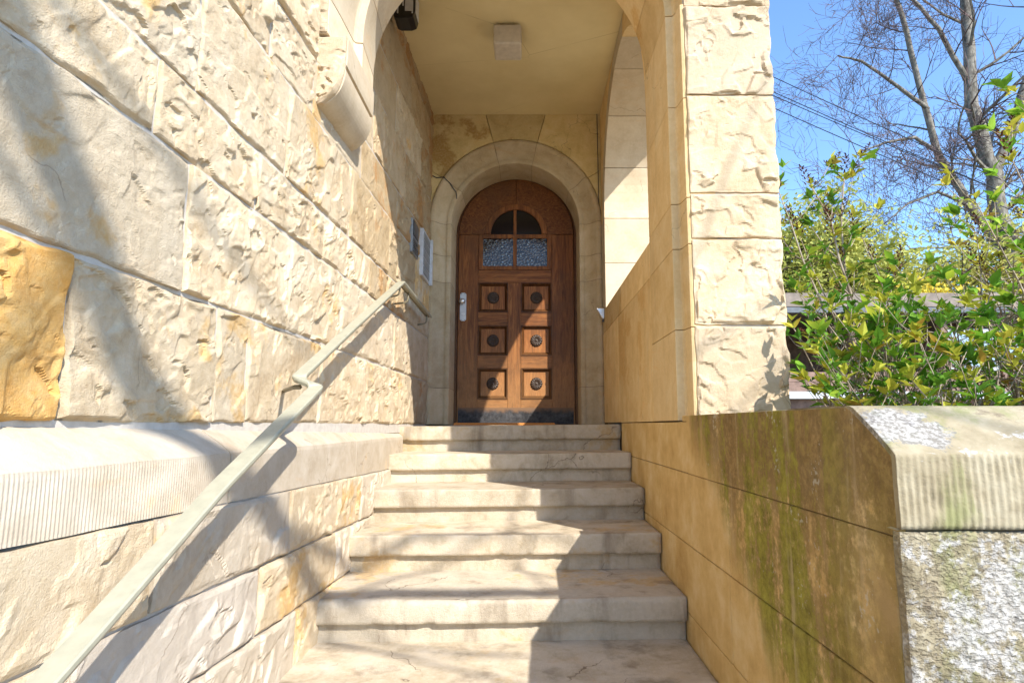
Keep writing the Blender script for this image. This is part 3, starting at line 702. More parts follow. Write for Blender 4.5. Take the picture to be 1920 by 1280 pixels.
# thin cable running over the arch moulding on the left and a crack line
def on_ring(a, r):
    y = np.interp(r, [q[0] for q in rp[::-1]][1:], [q[1] for q in rp[::-1]][1:])
    return (C[0]+r*math.cos(R(a)), 5.05+float(y)-.004, C[1]+r*math.sin(R(a)))
mb = MB(); mb.tube([(-.862, 5.045, 2.115), (-.84, 5.044, 2.118), (-.78, 5.044, 2.085)]+[on_ring(148+d, r) for d, r in [(-.6, .72), (.3, .69), (.2, .66), (1.6, .62), (2.5, .59), (5, .57), (8, .553)]], .0045, 6)
mb.build('cable', M_cable, None, smooth=True, label='thin black cable crossing the left of the door arch moulding', category='cable')
mb = MB()
rs = random.Random(3)
for j in range(9):
    a = 50-j*3.3; r0 = .655-.012*j*.3
    pts = []
    for q in range(4): pts.append(on_ring(a+rs.uniform(-1.6, 1.6), r0+rs.uniform(-.02, .02)))
    mb.tube(pts, .0022, 4)
mb.tube([on_ring(51, .675), on_ring(50, .66), on_ring(47.5, .675), on_ring(46, .655), on_ring(48.5, .64)], .0025, 4)
mb.build('chalk_scribble', M_chalk, bw)

# ---- door
YD = 5.48
dr = empty('arched_door', 'arched oak front door with six carved panels and a four-pane window', 'door', (-.108, YD, 0))
def dx(x): return x+.108
DC = (0.0, 1.725)
def dprism(name, poly, y0, y1, mat, bev=.002, par=dr, **k):
    mb = MB(); mb.prism(poly, 'y', y0, y1); return mb.build(name, mat, par, bevel=bev, **k)
def dbox(name, x0, x1, z0, z1, y0, y1, mat, bev=.002, par=dr, **k):
    return dprism(name, rect(dx(x0)+.0006, dx(x1)-.0006, z0+.0006, z1-.0006), y0, y1, mat, bev, par, **k)
RD = .522
# frame (dark strip)
P = wedge(DC, RD+.003, RD+.045, 0, math.pi, 40)
dprism('door_frame', P, -.02, .05, M_wooddk, .003)
dprism('door_frame', rect(-RD-.045, -RD-.003, .0, 1.724), -.02, .05, M_wooddk, .003)
dprism('door_frame', rect(RD+.003, RD+.045, .0, 1.724), -.02, .05, M_wooddk, .003)
P = [(RD*math.cos(R(a)), 1.725+RD*math.sin(R(a))) for a in range(0, 181, 5)]
dprism('backing_board', [(RD, .0)]+P+[(-RD, .0)], .030, .05, M_wooddk, 0)
# arch boards
for a0, a1 in ((0, 90), (90, 180)):
    dprism('arch_board', wedge(DC, .283, RD, R(a0+.1), R(a1-.1), 20), 0, .03, M_woodb)
dbox('stile', -.108-RD, -.449, .0, 1.722, 0, .03, M_woodv); dbox('stile', .213, -.108+RD, .0, 1.722, 0, .03, M_woodv)
dbox('stile', -.181, -.063, .0, 1.273, 0.0, .03, M_woodv)
for z0, z1 in [(1.273, 1.392), (.882, 1.003), (.498, .612), (.0, .224)]:
    dbox('rail', -.449, -.1815 if z0 != 1.273 else .213, z0, z1, .0007, .03, M_woodh)
    if z0 != 1.273: dbox('rail', -.0625, .213, z0, z1, .0007, .03, M_woodh)
dbox('kick_plate', -.108-RD+.012, -.108+RD-.012, .004, .150, -.004, -.0005, M_kick, .001)
# coffers
M_rose = simple('blackened carved oak', (.045, .026, .016), .5, 0, 60, .3, .2)
def rosette():
    mb = MB(); nr, nt = 8, 84; P = np.zeros((nr+1, nt+1, 3))
    for i in range(nr+1):
        r = i/nr
        for j in range(nt+1):
            th = 2*math.pi*j/nt; pet = .5+.5*math.cos(14*th)
            h = .004+.012*math.sqrt(max(0, 1-((r-.62)/.40)**2))*(.55+.45*pet) if r > .24 else .012*math.sqrt(max(0, 1-(r/.26)**2))+.003
            if r > .99: h = 0
            P[i, j] = (.056*r*(1 - .06*(1-pet)*(r > .8))*math.cos(th), -h, .056*r*math.sin(th))
    mb.grid(P); return mb.mesh('rosette', M_rose, True)
RM = rosette()
for (x0, x1) in ((-.442, -.181), (-.063, .216)):
    for (z0, z1) in ((1.003, 1.273), (.612, .882), (.224, .498)):
        x0_, x1_ = dx(x0), dx(x1)
        if x1 > 0: x1_ = dx(.213)
        if x0 < -.4: x0_ = dx(-.449)
        w = .030; mb = MB()
        O = [(x0_, z0), (x1_, z0), (x1_, z1), (x0_, z1)]; I = [(x0_+w, z0+w), (x1_-w, z0+w), (x1_-w, z1-w), (x0_+w, z1-w)]; I0 = [(x0_+.008, z0+.008), (x1_-.008, z0+.008), (x1_-.008, z1-.008), (x0_+.008, z1-.008)]
        vs = [(x, .012, z) for x, z in O]+[(x, -.006, z) for x, z in O]+[(x, -.006, z) for x, z in I0]+[(x, .024, z) for x, z in I]
        fs = []
        for L0 in (0, 4, 8):
            for i in range(4): j = (i+1) % 4; fs.append((L0+i, L0+j, L0+4+j, L0+4+i))
        mb.add(vs, fs); fr_ = mb.build('panel_moulding', M_wooddk, dr)
        pn = dprism('carved_panel', rect(x0_+w-.001, x1_-w+.001, z0+w-.001, z1-w+.001), .022, .029, M_panel, 0)
        ro = link('rosette', RM, pn); ro.location = ((x0_+x1_)/2, .022, (z0+z1)/2)
# window
wf = MB(); wf.prism(wedge(DC, .232, .2825, 0, math.pi, 30), 'y', -.012, .03)
wf.prism(rect(dx(-.449), dx(-.410), 1.392, 1.722), 'y', -.010, .03); wf.prism(rect(dx(.174), dx(.213), 1.392, 1.722), 'y', -.010, .03)
wf.prism(rect(dx(-.410), dx(.174), 1.392, 1.426), 'y', -.010, .03); wf.prism(rect(dx(-.410), dx(.174), 1.686, 1.722), 'y', -.008, .03)
wf.prism(rect(dx(-.136), dx(-.102), 1.426, 1.686), 'y', -.009, .03); wf.prism(rect(dx(-.133), dx(-.105), 1.722, 1.955), 'y', -.009, .03)
win = wf.build('window', M_woodv, dr, bevel=.003)
for x0, x1 in ((-.41, -.136), (-.102, .174)):
    dprism('pane', rect(dx(x0), dx(x1), 1.426, 1.686), .012, .016, M_grip, 0, win)
for a0, a1 in ((0, 90), (90, 180)):
    P = [DC]+[(.233*math.cos(R(a0+(a1-a0)*i/12)), 1.725+.233*math.sin(R(a0+(a1-a0)*i/12))) for i in range(13)]
    dprism('pane', P, .012, .016, M_gdark, 0, win)
# lock plate and knob
hp = MB(); q = [(dx(-.612), .935), (dx(-.598), .921), (dx(-.570), .921), (dx(-.556), .935), (dx(-.556), 1.165), (dx(-.570), 1.179), (dx(-.598), 1.179), (dx(-.612), 1.165)]
hp.prism(q, 'y', -.006, -.0003); hpo = hp.build('lock_plate', M_white, dr, bevel=.0015)
def lathe(prof, n=24):
    P = np.zeros((len(prof), n+1, 3))
    for i, (r, h) in enumerate(prof):
        for j in range(n+1): P[i, j] = (r*math.cos(2*math.pi*j/n), -h, r*math.sin(2*math.pi*j/n))
    return P
mb = MB(); mb.grid(lathe([(0, .055), (.014, .053), (.024, .045), (.027, .034), (.024, .024), (.013, .017), (.011, .006), (.016, .002), (.016, 0)])); k = mb.build('knob', M_alu, hpo, smooth=True); k.location = (dx(-.590), -.006, 1.095)
mb = MB(); mb.grid(lathe([(0, .005), (.007, .005), (.008, .007), (.014, .006), (.015, 0)])); k = mb.build('keyhole_cylinder', M_alu, hpo, smooth=True); k.location = (dx(-.584), -.006, .985)
mb = MB()
for zz in (1.168, .932):
    for xx in (-.598, -.570): mb.tube([(dx(xx), -.0062, zz), (dx(xx), -.0078, zz)], .003, 8)
mb.build('screw', M_dgrey, hpo)
# doormat
mb = MB(); nx, ny = 90, 50; xs = np.linspace(-.555, .205, nx); ys = np.linspace(4.62, 5.05, ny)
Xm, Ym = np.meshgrid(xs, ys, indexing='ij'); Zm = .014+.003*np.random.RandomState(1).rand(nx, ny)
Zm[0, :] = Zm[-1, :] = Zm[:, 0] = Zm[:, -1] = -.001
mb.grid(np.stack([Xm, Ym, Zm-.002], -1)); mb.build('doormat', M_mat, None, label='flat orange-brown coir doormat lying before the door', category='doormat')

# ---- ceiling lamp
la = empty('ceiling_lamp', 'square frosted glass lamp fixed to the porch ceiling', 'lamp', (-.137, 3.90, 2.66))
mb = MB(); mb.box((-.093, -.10, -.158), (.093, .10, -.018)); mb.build('lamp_shade', M_opal, la, bevel=.012)
mb = MB(); mb.tube([(0, 0, -.019), (0, 0, 0)], .062, 20); mb.build('lamp_base', M_black, la)
# ---- wall lantern (black and white)
wl = empty('wall_lantern', 'black box lantern with white panels high on the left porch wall', 'lantern', (-.86, 3.55, 2.47))
mb = MB(); mb.prism([(.035, .012), (.06, .0), (.125, .0), (.155, .012), (.165, .05), (.165, .185), (.035, .185)], 'y', -.055, .075); mb.build('lantern_body', M_black, wl, bevel=.004)
mb = MB(); mb.box((.1655, -.04, .045), (.168, .06, .18)); mb.build('white_panel', M_white, wl)
mb = MB()
for xx, z0 in ((.060, .03), (.150, .03), (.092, .08)): mb.box((xx-.004, -.058, z0), (xx+.004, -.0555, .183))
mb.box((.104, -.0575, .045), (.146, -.0553, .183))
mb.build('white_strip', M_white, wl)
mb = MB(); mb.box((-.03, -.03, .09), (.036, .03, .15)); mb.build('wall_arm', M_black, wl)

# ---- intercom, letterbox, small silver fitting
ic = empty('door_intercom', 'dark grey door intercom with buttons on the rough wall left of the door', 'intercom', (-.865, 4.27, 1.22))
mb = MB(); mb.box((0, 0, 0), (.042, .23, .25)); mb.build('housing', M_mgrey, ic, bevel=.004)
mb = MB(); mb.box((.0425, .015, .13), (.046, .215, .238)); mb.build('grille', M_black, ic)
mb = MB()
for i in range(7): mb.box((.0462, .025, .14+i*.013), (.048, .205, .145+i*.013))
mb.build('grille_slat', M_mgrey, ic)
for i in range(3):
    mb = MB(); mb.box((.0425, .02, .012+i*.036), (.048, .21, .036+i*.036)); mb.build('button', M_dgrey, ic, bevel=.002)
lb = empty('letterbox', 'white metal letterbox beside the door on the left wall', 'letterbox', (-.865, 4.60, 1.13))
mb = MB(); mb.box((0, 0, 0), (.062, .34, .37)); mb.build('letterbox_body', M_white, lb, bevel=.004)
for i in range(5):
    mb = MB(); mb.box((.0625, .02, .02+i*.067), (.067, .30, .076+i*.067)); mb.build('name_slot', M_mgrey, lb, bevel=.002)
mb = MB(); mb.box((.0625, .315, -.01), (.085, .339, .37)); mb.build('side_flange', M_white, lb, bevel=.002)
sf = empty('wall_fitting', 'small silver wedge-shaped fitting at the back corner of the right porch wall', 'wall fitting', (.60, 4.93, .85))
mb = MB(); mb.add([(-.045, 0, .085), (.018, 0, .085), (.018, 0, 0), (.004, 0, 0), (-.045, .05, .085), (.018, .05, .085), (.018, .05, 0), (.004, .05, 0)], [(0, 3, 2, 1), (4, 5, 6, 7), (0, 1, 5, 4), (1, 2, 6, 5), (2, 3, 7, 6), (3, 0, 4, 7)]); mb.build('silver_wedge', M_alu, sf, bevel=.003)
mb = MB(); mb.tube([(.010, .02, -.002), (.010, .02, -.025)], .009, 10); mb.build('nozzle', M_dgrey, sf)
mb = MB(); mb.tube([(.596, 5.043, 2.66), (.600, 5.043, 1.8), (.603, 5.043, .9), (.604, 5.043, .01)], .0035, 5)
mb.build('corner_line', M_cable, None, label='thin dark line running down the back right corner of the porch', category='cable')  # thin dark tube down the corner, ceiling to floor

# ---- handrail
hr = empty('handrail', 'grey-green painted flat metal handrail climbing the left wall beside the steps', 'handrail', (-.72, .9, -1.32))
def bar(pts, w, h, up=Vector((0, 0, 1)), name='rail_bar', mat=M_rail, sub=True):
    """flat bar: width w across (level), thickness h"""
    pts = [Vector(p) for p in pts]; n = len(pts); vs = []; fs = []
    prof = [(-w/2+.003, h/2), (w/2-.003, h/2), (w/2, h/2-.003), (w/2, -h/2), (w/2-.006, -h/2-.010), (w/2-.008, -h/2-.010), (w/2-.008, -h/2), (-w/2+.008, -h/2), (-w/2+.008, -h/2-.010), (-w/2+.006, -h/2-.010), (-w/2, -h/2), (-w/2, h/2-.003)]
    m = len(prof)
    for i in range(n):
        t = (pts[min(i+1, n-1)]-pts[max(i-1, 0)]).normalized()
        s_ = t.cross(up).normalized(); u_ = s_.cross(t).normalized()
        # mitre scale
        if 0 < i < n-1:
            t1 = (pts[i]-pts[i-1]).normalized(); t2 = (pts[i+1]-pts[i]).normalized(); k = 1/max(.6, math.sqrt((1+t1.dot(t2))/2))
        else: k = 1
        for a, b in prof: vs.append(pts[i]+s_*a*k+u_*b)
    for i in range(n-1):
        for j in range(m): j2 = (j+1) % m; fs.append((i*m+j, i*m+j2, (i+1)*m+j2, (i+1)*m+j))
    fs.append(tuple(range(m-1, -1, -1))); fs.append(tuple((n-1)*m+j for j in range(m)))
    mb = MB(); off = Vector((.72, -.9, 1.32)); mb.add([v+off for v in vs], fs)
    o = mb.build(name, mat, hr); return o
def cat(pts, r=.03, n=4):
    """round the corners of a polyline"""
    out = [Vector(pts[0])]
    for i in range(1, len(pts)-1):
        p, a, b = Vector(pts[i]), Vector(pts[i-1]), Vector(pts[i+1]); d1 = min(r, (a-p).length*.45); d2 = min(r, (b-p).length*.45)
        A = p+(a-p).normalized()*d1; B = p+(b-p).normalized()*d2
        for k in range(n+1):
            f = k/n; out.append(A*(1-f)**2+p*2*f*(1-f)+B*f*f)
    out.append(Vector(pts[-1])); return out
path = cat([(-.69, -.35, -1.02), (-.69, .50, -.565), (-.69, 1.05, -.31), (-.69, 1.41, -.135), (-.69, 2.035, .128), (-.762, 2.035, .152), (-.762, 2.60, .40), (-.762, 3.64, .850)], .035, 5)
bar(path, .046, .010)
bar(cat([(-.762, 3.636, .848), (-.762, 3.66, .850), (-.762, 4.70, .825)], .01, 2), .046, .010)
def bracket(x, y, z):
    wx = -.97+.027*y
    off = Vector((.72, -.9, 1.32)); mb = MB()
    mb.tube([Vector(p)+off for p in cat([(x, y, z-.012), (x, y, z-.075), (wx+.0, y, z-.085)], .03, 4)], .006, 8)
    mb.build('bracket', M_railu, hr, smooth=True)
for y in (3.60, 3.86, 4.58): bracket(-.762, y, .848-.024*(max(y, 3.66)-3.66) if y > 3.65 else .833)
mb = MB(); mb.tube([(-.035, 1.158, 1.4445), (-.06, 1.165, 1.4440), (-.195, 1.40, 1.4420)], .008, 4); mb.build('wall_stub', M_railu, hr)

# ------------------------------------------------------------------ ground and background
mb = MB(); xs = np.array([-60, -8, -1.2, .8, 1.03, 1.05, 3.9, 4.0, 10, 30, 90.]); ys = np.array([-40, -4, 1.25, 1.27, 5, 9, 14, 20, 40, 120.])
Xg, Yg = np.meshgrid(xs, ys, indexing='ij'); Zg = np.where((Xg > 1.04) & (Yg > 1.26), -.55, -1.32)
mb.grid(np.stack([Xg, Yg, Zg], -1)); o = mb.build('ground', M_ground); setp(o, kind='structure')

# shed with flat roof
M_roof = simple('weathered roof felt', (.21, .175, .145), .9, 0, 8, .3, .4)
M_plank = simple('brown boards', (.20, .13, .10), .85, 0, 12, .35, .4)
M_wht = simple('white window frame', (.42, .45, .47), .6)
t = T('window glass'); M_glass = t.done((.25, .33, .42), .08, None, Specular_IOR_Level=1.0)
sh = empty('garden_shed', 'long low brown shed with a flat roof behind the lilac bushes', 'shed', (3.2, 8.0, -.55))
def shb(name, a, b, mat, par=None, bev=0):
    mb = MB(); mb.box((a[0]-3.2, a[1]-8.0, a[2]+.55), (b[0]-3.2, b[1]-8.0, b[2]+.55)); return mb.build(name, mat, par or sh, bevel=bev)
shb('roof', (2.9, 7.9, 1.52), (10.5, 10.8, 1.70), M_roof)
shb('gutter', (2.9, 7.84, 1.43), (10.5, 7.895, 1.50), M_dgrey)
shb('back_wall', (3.0, 10.4, -.55), (10.3, 10.5, 1.51), M_plank)
shb('side_wall', (3.0, 8.0, -.55), (3.08, 10.4, 1.51), M_plank)
shb('window_sill', (3.0, 7.9, .33), (10.3, 8.05, .42), M_wht)
for i in range(7):
    z0 = -.55+i*.126
    shb('board', (3.0, 8.03+.004*(i % 2), z0), (10.3, 8.07, z0+.122), M_plank)
for i in range(2): shb('board', (3.0, 8.02+.004*i, .425+i*.13), (10.3, 8.07, .55+i*.13), M_plank)
for i, x in enumerate([3.0, 4.2, 5.4, 6.6, 7.8, 9.0, 10.2]): shb('post', (x, 8.0, -.55), (x+.09, 8.09, 1.43), M_plank)
for (a, b) in ((5.5, 6.55), (6.7, 7.75), (9.1, 10.15)):
    w = shb('window', (a, 8.03, .70), (b, 8.06, 1.25), M_wht); shb('pane', (a+.05, 8.022, .75), (b-.05, 8.029, 1.20), M_glass, w)

# leaf geometry
def leaf_quad(mb, p, d, up, L, W, m=0, fold=.25):
    d = d.normalized(); s_ = d.cross(up)
    if s_.length < 1e-3: s_ = d.cross(Vector((1, 0, 0)))
    s_.normalize(); n = s_.cross(d)
    mid = p+d*L*.45-n*W*fold*.3; tip = p+d*L-n*L*.15
    a = p+d*L*.35+s_*W*.5+n*W*fold; b = p+d*L*.35-s_*W*.5+n*W*fold
    mb.add([p, a, tip, b, mid], [(0, 4, 1), (4, 2, 1), (0, 3, 4), (3, 2, 4)], m)
def leaf_mesh(name, mat, L=.05, W=.026):
    mb = MB()
    # ovate leaf with pointed tip, folded along the midrib
    pts = [(0, 0), (.12, .55), (.32, 1), (.55, .85), (.78, .42), (1, 0)]
    vs = [(x*L, 0, -.12*L*x*x) for x, w in pts]; nl = len(pts)
    for s_ in (1, -1): vs += [(x*L, s_*w*W/2, w*W*.18-.12*L*x*x) for x, w in pts[1:-1]]
    fs = []
    for si, s_ in enumerate((1, -1)):
        o = nl+si*(nl-2)
        f = [(0, 1, o)]+[(i+1, i+2, o+i+1, o+i) for i in range(nl-3)]+[(nl-2, nl-1, o+nl-3)]
        fs += [q if s_ < 0 else tuple(reversed(q)) for q in f]
    mb.add(vs, fs); return mb.mesh(name, mat, True)
LEAFS = [leaf_mesh('leaf', M_leaf, .062, .034), leaf_mesh('leaf', M_leaf, .048, .024), leaf_mesh('leaf', M_leafy, .046, .021)]

def shrub(name, label, cat, base, stems, seed, group=None, parts_max=110, spread=.5):
    """stems: list of (tip point, has_seedhead)"""
    r = random.Random(seed); root = empty(name, label, cat, base, group)
    B = Vector(base); sm = MB(); lv = MB(); se = MB(); leaves = []
    def cluster(p, d, n=6, sz=1.0, young=False):
        for k in range(n):
            a = r.uniform(0, 6.28); out = Vector((math.cos(a), math.sin(a), 0))
            dd = (d*r.uniform(.3, 1.2)+out*r.uniform(.4, 1.0)+Vector((0, 0, r.uniform(-.15, .3)))).normalized()
            leaves.append((p+d*r.uniform(-.02, .02)+dd*.003, dd, sz*r.uniform(.5, 1.25), young))
    def head(p, d, s_=1.0):
        n = 34; se = MB()
        for k in range(n):
            f = k/n; a = k*2.4; rr = .016*s_*(1-f)+.002
            q = p+d*(.075*s_*f)+Vector((math.cos(a)*rr, math.sin(a)*rr, r.uniform(-.002, .002)))
            dd = Vector((math.cos(a), math.sin(a), .9)).normalized()*.009*s_
            w = Vector((-math.sin(a), math.cos(a), 0))*.0028*s_
            se.add([q-w, q+w, q+dd+w*.6, q+dd-w*.6, q+dd*.5+d*.004], [(0, 1, 4), (1, 2, 4), (2, 3, 4), (3, 0, 4)])
        se.tube([p, p+d*.075*s_], [.0012, .0006], 3); se.build('seed_head', M_seed, root)
    for tip, hd, rad in stems:
        tip = Vector(tip)-B; start = Vector((r.uniform(-.08, .08), r.uniform(-.08, .08), 0)); n = 9; pts = []
        lat = Vector((r.uniform(-1, 1), r.uniform(-1, 1), 0))*.06*tip.length
        for i in range(n):
            f = i/(n-1); p = start.lerp(tip, f); p += lat*math.sin(math.pi*f)+Vector((r.uniform(-1, 1), r.uniform(-1, 1), 0))*.012
            p.z = start.z+(tip.z-start.z)*(f**.85); pts.append(p)
        sm.tube(pts, [rad*(1-.75*i/(n-1)) for i in range(n)], 6)
        # side shoots
        for i in range(3, n):
            for q in range(r.choice([1, 2, 2, 3])):
                p = pts[i]; a = r.uniform(0, 6.28); ln = r.uniform(.08, .28)*(1.1-.5*i/n)
                d = Vector((math.cos(a), math.sin(a)*.8, r.uniform(.5, 1.3))).normalized(); mid = p+d*ln*.5+Vector((0, 0, -.01)); e = p+d*ln+Vector((0, 0, ln*.15))
                sm.tube([p, mid, e], [rad*.30, rad*.24, .0013], 4)
                cluster(e, d, r.choice([4, 6, 6, 8]), r.uniform(.7, 1.15), r.random() < .4)
                if r.random() < .7: cluster(mid, d, 2, .8)
                if hd and r.random() < .4: head(e, d, r.uniform(.8, 1.3))
        cluster(pts[-1], Vector((0, 0, 1)), 6, .8, True)
        if hd: head(pts[-1], (pts[-1]-pts[-2]).normalized(), 1.7); head(pts[-2], (pts[-1]-pts[-2]+Vector((.03, 0, 0))).normalized(), 1.3)
    sm.build('stem', M_stem, root, smooth=True)
    r.shuffle(leaves)
    key = lambda q: (q[0]+B).length/q[2]
    leaves.sort(key=key)
    for q in leaves[:parts_max]:
        p, d, s_, yg = q
        o = bpy.data.objects.new('leaf', LEAFS[2] if yg else LEAFS[r.choice([0, 0, 1])]); COL.objects.link(o); o.parent = root
        o.location = p; o.rotation_mode = 'QUATERNION'; qt = d.to_track_quat('X', 'Z')
        from mathutils import Quaternion
        o.rotation_quaternion = qt @ Quaternion((1, 0, 0), r.uniform(-.7, .7)); o.scale = (s_, s_, s_)
    if len(leaves) > parts_max:
        for p, d, s_, yg in leaves[parts_max:]: leaf_quad(lv, p, d, Vector((r.uniform(-.3, .3), r.uniform(-.3, .3), 1)), .068*s_, .036*s_, 1 if yg else 0)
        lv.build('foliage', [M_leaf, M_leafy], root, kind='stuff')
    return root
r5 = random.Random(11)
def tips(lst): return lst
shrub('lilac_bush', 'lilac bush with brown seed heads rising tallest beside the pier', 'bush', (1.75, 3.0, -.55),
      [((1.45, 3.0, 1.19), True, .012), ((1.62, 3.05, 1.25), True, .012), ((1.25, 2.95, 1.16), True, .009), ((1.30, 2.9, .62), False, .008), ((1.55, 2.8, .55), False, .008),
       ((1.75, 2.9, .72), True, .009), ((1.35, 2.8, .35), False, .007), ((1.6, 2.7, .32), False, .007), ((1.9, 2.9, .5), False, .008), ((1.52, 3.0, .95), True, .009), ((1.38, 3.05, .95), True, .008), ((1.72, 3.1, .98), True, .008), ((1.5, 2.6, .42), False, .007), ((1.2, 2.75, .45), False, .007), ((1.65, 2.6, .6), False, .007)], 1, 'lilac bushes behind the parapet', 260)
shrub('lilac_bush', 'leafy lilac bush standing in the middle behind the parapet', 'bush', (2.25, 2.9, -.55),
      [((2.0, 2.9, .50), False, .01), ((2.2, 2.95, .78), True, .01), ((2.35, 2.8, .5), False, .009), ((2.05, 2.7, .5), False, .008), ((2.3, 2.6, .42), False, .008), ((2.5, 2.8, .6), True, .008), ((1.95, 2.6, .28), False, .007), ((2.45, 2.5, .3), False, .007), ((1.85, 2.5, .45), False, .007), ((2.15, 2.5, .3), False, .007), ((2.0, 2.45, .42), False, .008), ((2.3, 2.7, .75), True, .008), ((2.1, 2.8, .85), True, .008)], 2, 'lilac bushes behind the parapet', 260)
shrub('lilac_bush', 'green lilac bush with bronze shoots reaching the right edge of the photo', 'bush', (2.45, 2.4, -.55),
      [((2.02, 2.35, 1.1), False, .009), ((2.1, 2.45, .85), False, .01), ((2.1, 2.45, 1.3), False, .008), ((2.2, 2.3, .62), False, .008), ((1.9, 2.2, .45), False, .008), ((2.05, 2.1, .3), False, .007), ((2.25, 2.5, 1.25), False, .009), ((1.8, 2.3, .3), False, .007), ((2.15, 2.3, 1.5), False, .007), ((1.85, 2.2, .6), False, .007), ((1.7, 2.1, .28), False, .007), ((1.95, 2.0, .2), False, .007), ((2.1, 2.2, .9), False, .008), ((1.75, 2.3, .85), False, .008), ((1.6, 2.05, .2), False, .006), ((1.85, 2.25, 1.0), True, .008)], 3, 'lilac bushes behind the parapet', 260)
shrub('lilac_bush', 'low lilac bush close behind the coping next to the pier', 'bush', (1.5, 2.2, -.55),
      [((1.15, 2.3, .22), False, .006), ((1.3, 2.2, .30), False, .006), ((1.5, 2.2, .25), False, .006), ((1.7, 2.15, .3), False, .006), ((1.4, 2.4, .42), False, .006), ((1.65, 2.3, .45), False, .006), ((1.1, 2.15, .16), False, .006), ((1.25, 2.0, .14), False, .006), ((1.45, 2.0, .15), False, .006), ((1.2, 2.4, .45), False, .006), ((1.75, 2.0, .2), False, .006), ((1.08, 2.35, .30), False, .006), ((1.15, 2.45, .15), False, .006), ((1.05, 2.25, .12), False, .006), ((1.22, 2.3, .38), False, .006), ((1.12, 2.5, .55), False, .006), ((1.35, 2.1, .3), False, .006)], 4, 'lilac bushes behind the parapet', 200)
# dry brown twiggy bush
def twigbush(name, label, base, n, hgt, wid, seed, mat, seeds=0, leafmat=None, leafn=0, lsz=.03, dep=None, cat='bush'):
    r = random.Random(seed); root = empty(name, label, cat, base); sm = MB(); lf = MB(); se = MB(); dep = dep or wid
    ends = []
    for i in range(n):
        a = r.uniform(0, 6.28); q = math.sqrt(r.random()); tip = Vector((math.cos(a)*wid*q, math.sin(a)*dep*q, hgt*(1-.45*q*q)*r.uniform(.75, 1.02)))
        s_ = Vector((tip.x*.25, tip.y*.25, 0)); pts = [s_.lerp(tip, k/5)+Vector((r.uniform(-1, 1), r.uniform(-1, 1), r.uniform(-.5, .5)))*hgt*.02*(k > 0) for k in range(6)]
        sm.tube(pts, [.010*hgt/1.5*(1-.8*k/5)+.001 for k in range(6)], 4)
        for k in range(2, 6):
            for w in range(4):
                d = Vector((r.uniform(-1, 1), r.uniform(-1, 1), r.uniform(-.2, 1))).normalized()*hgt*r.uniform(.06, .16)
                sm.tube([pts[k], pts[k]+d*.5+Vector((0, 0, .01)), pts[k]+d], [.0028*hgt, .002*hgt, .0010*hgt], 3); ends.append(pts[k]+d)
                ends.append(pts[k]+d*.6)
    sm.build('stem', mat, root)
    if seeds:
        for e in r.sample(ends, min(seeds, len(ends))):
            for k in range(14):
                q = e+Vector((r.gauss(0, .010), r.gauss(0, .010), r.uniform(-.01, .05))); leaf_quad(se, q, Vector((r.uniform(-1, 1), r.uniform(-1, 1), r.uniform(0, 1))), Vector((0, 0, 1)), .012, .007)
        se.build('seed_heads', M_seed, root, kind='stuff')
    if leafmat:
        for k in range(leafn):
            e = r.choice(ends); q = e+Vector((r.gauss(0, 1), r.gauss(0, 1), r.gauss(0, 1)))*hgt*.035
            leaf_quad(lf, q, Vector((r.uniform(-1, 1), r.uniform(-1, 1), r.uniform(-.3, 1))), Vector((r.uniform(-1, 1), r.uniform(-1, 1), 1)), lsz*r.uniform(.6, 1.3), lsz*.6)
        lf.build('foliage', leafmat, root, kind='stuff')
    return root
twigbush('dry_bush', 'dry brown bush full of dead flower heads between the lilacs', (2.2, 2.75, -.55), 26, 1.45, .40, 5, M_stem, 150)
twigbush('dry_bush', 'low reddish-brown bush with old seed heads near the pier', (1.62, 2.75, -.55), 18, 1.05, .3, 6, M_stem, 120)
twigbush('dry_bush', 'brown twiggy bush at the right edge in front of the bare tree', (3.3, 3.8, -.55), 24, 2.0, .6, 16, M_stem, 60)
# far shrubs
for i, (x, y, h, w, m, lab, n) in enumerate([
    (6.3, 13, 4.2, 1.7, M_hedge, 'pale olive-green bush in spring leaf next to the pier edge', 11000), (8.4, 13.0, 2.6, 1.0, M_forsy, 'bright yellow blossoming bush behind the shed roof', 3500),
    (10.6, 14, 3.9, 1.8, M_hedge, 'olive bush right of the yellow blossom', 6000), (8.9, 15.5, 3.9, 1.7, M_hedge, 'pale bush standing behind the yellow blossom', 8000), (13.6, 14, 4.0, 1.9, M_hedge, 'wide olive bush below the bare tree', 6500),
    (10.6, 12.2, 2.0, 1.0, M_forsy, 'small yellow bush peeping over the shed roof', 1800), (17.0, 14, 4.2, 2.2, M_hedge, 'olive bush beyond the right edge', 5000), (4.9, 14, 4.0, 1.6, M_hedge, 'olive bush half hidden by the pier', 5000)]):
    twigbush('flowering_bush' if m is M_forsy else 'leafy_bush', lab, (x, y, -.55), 34, (h+.55)*1.18, w, 20+i, M_twig, 0, m, int(n*2.4), .13, 1.2)

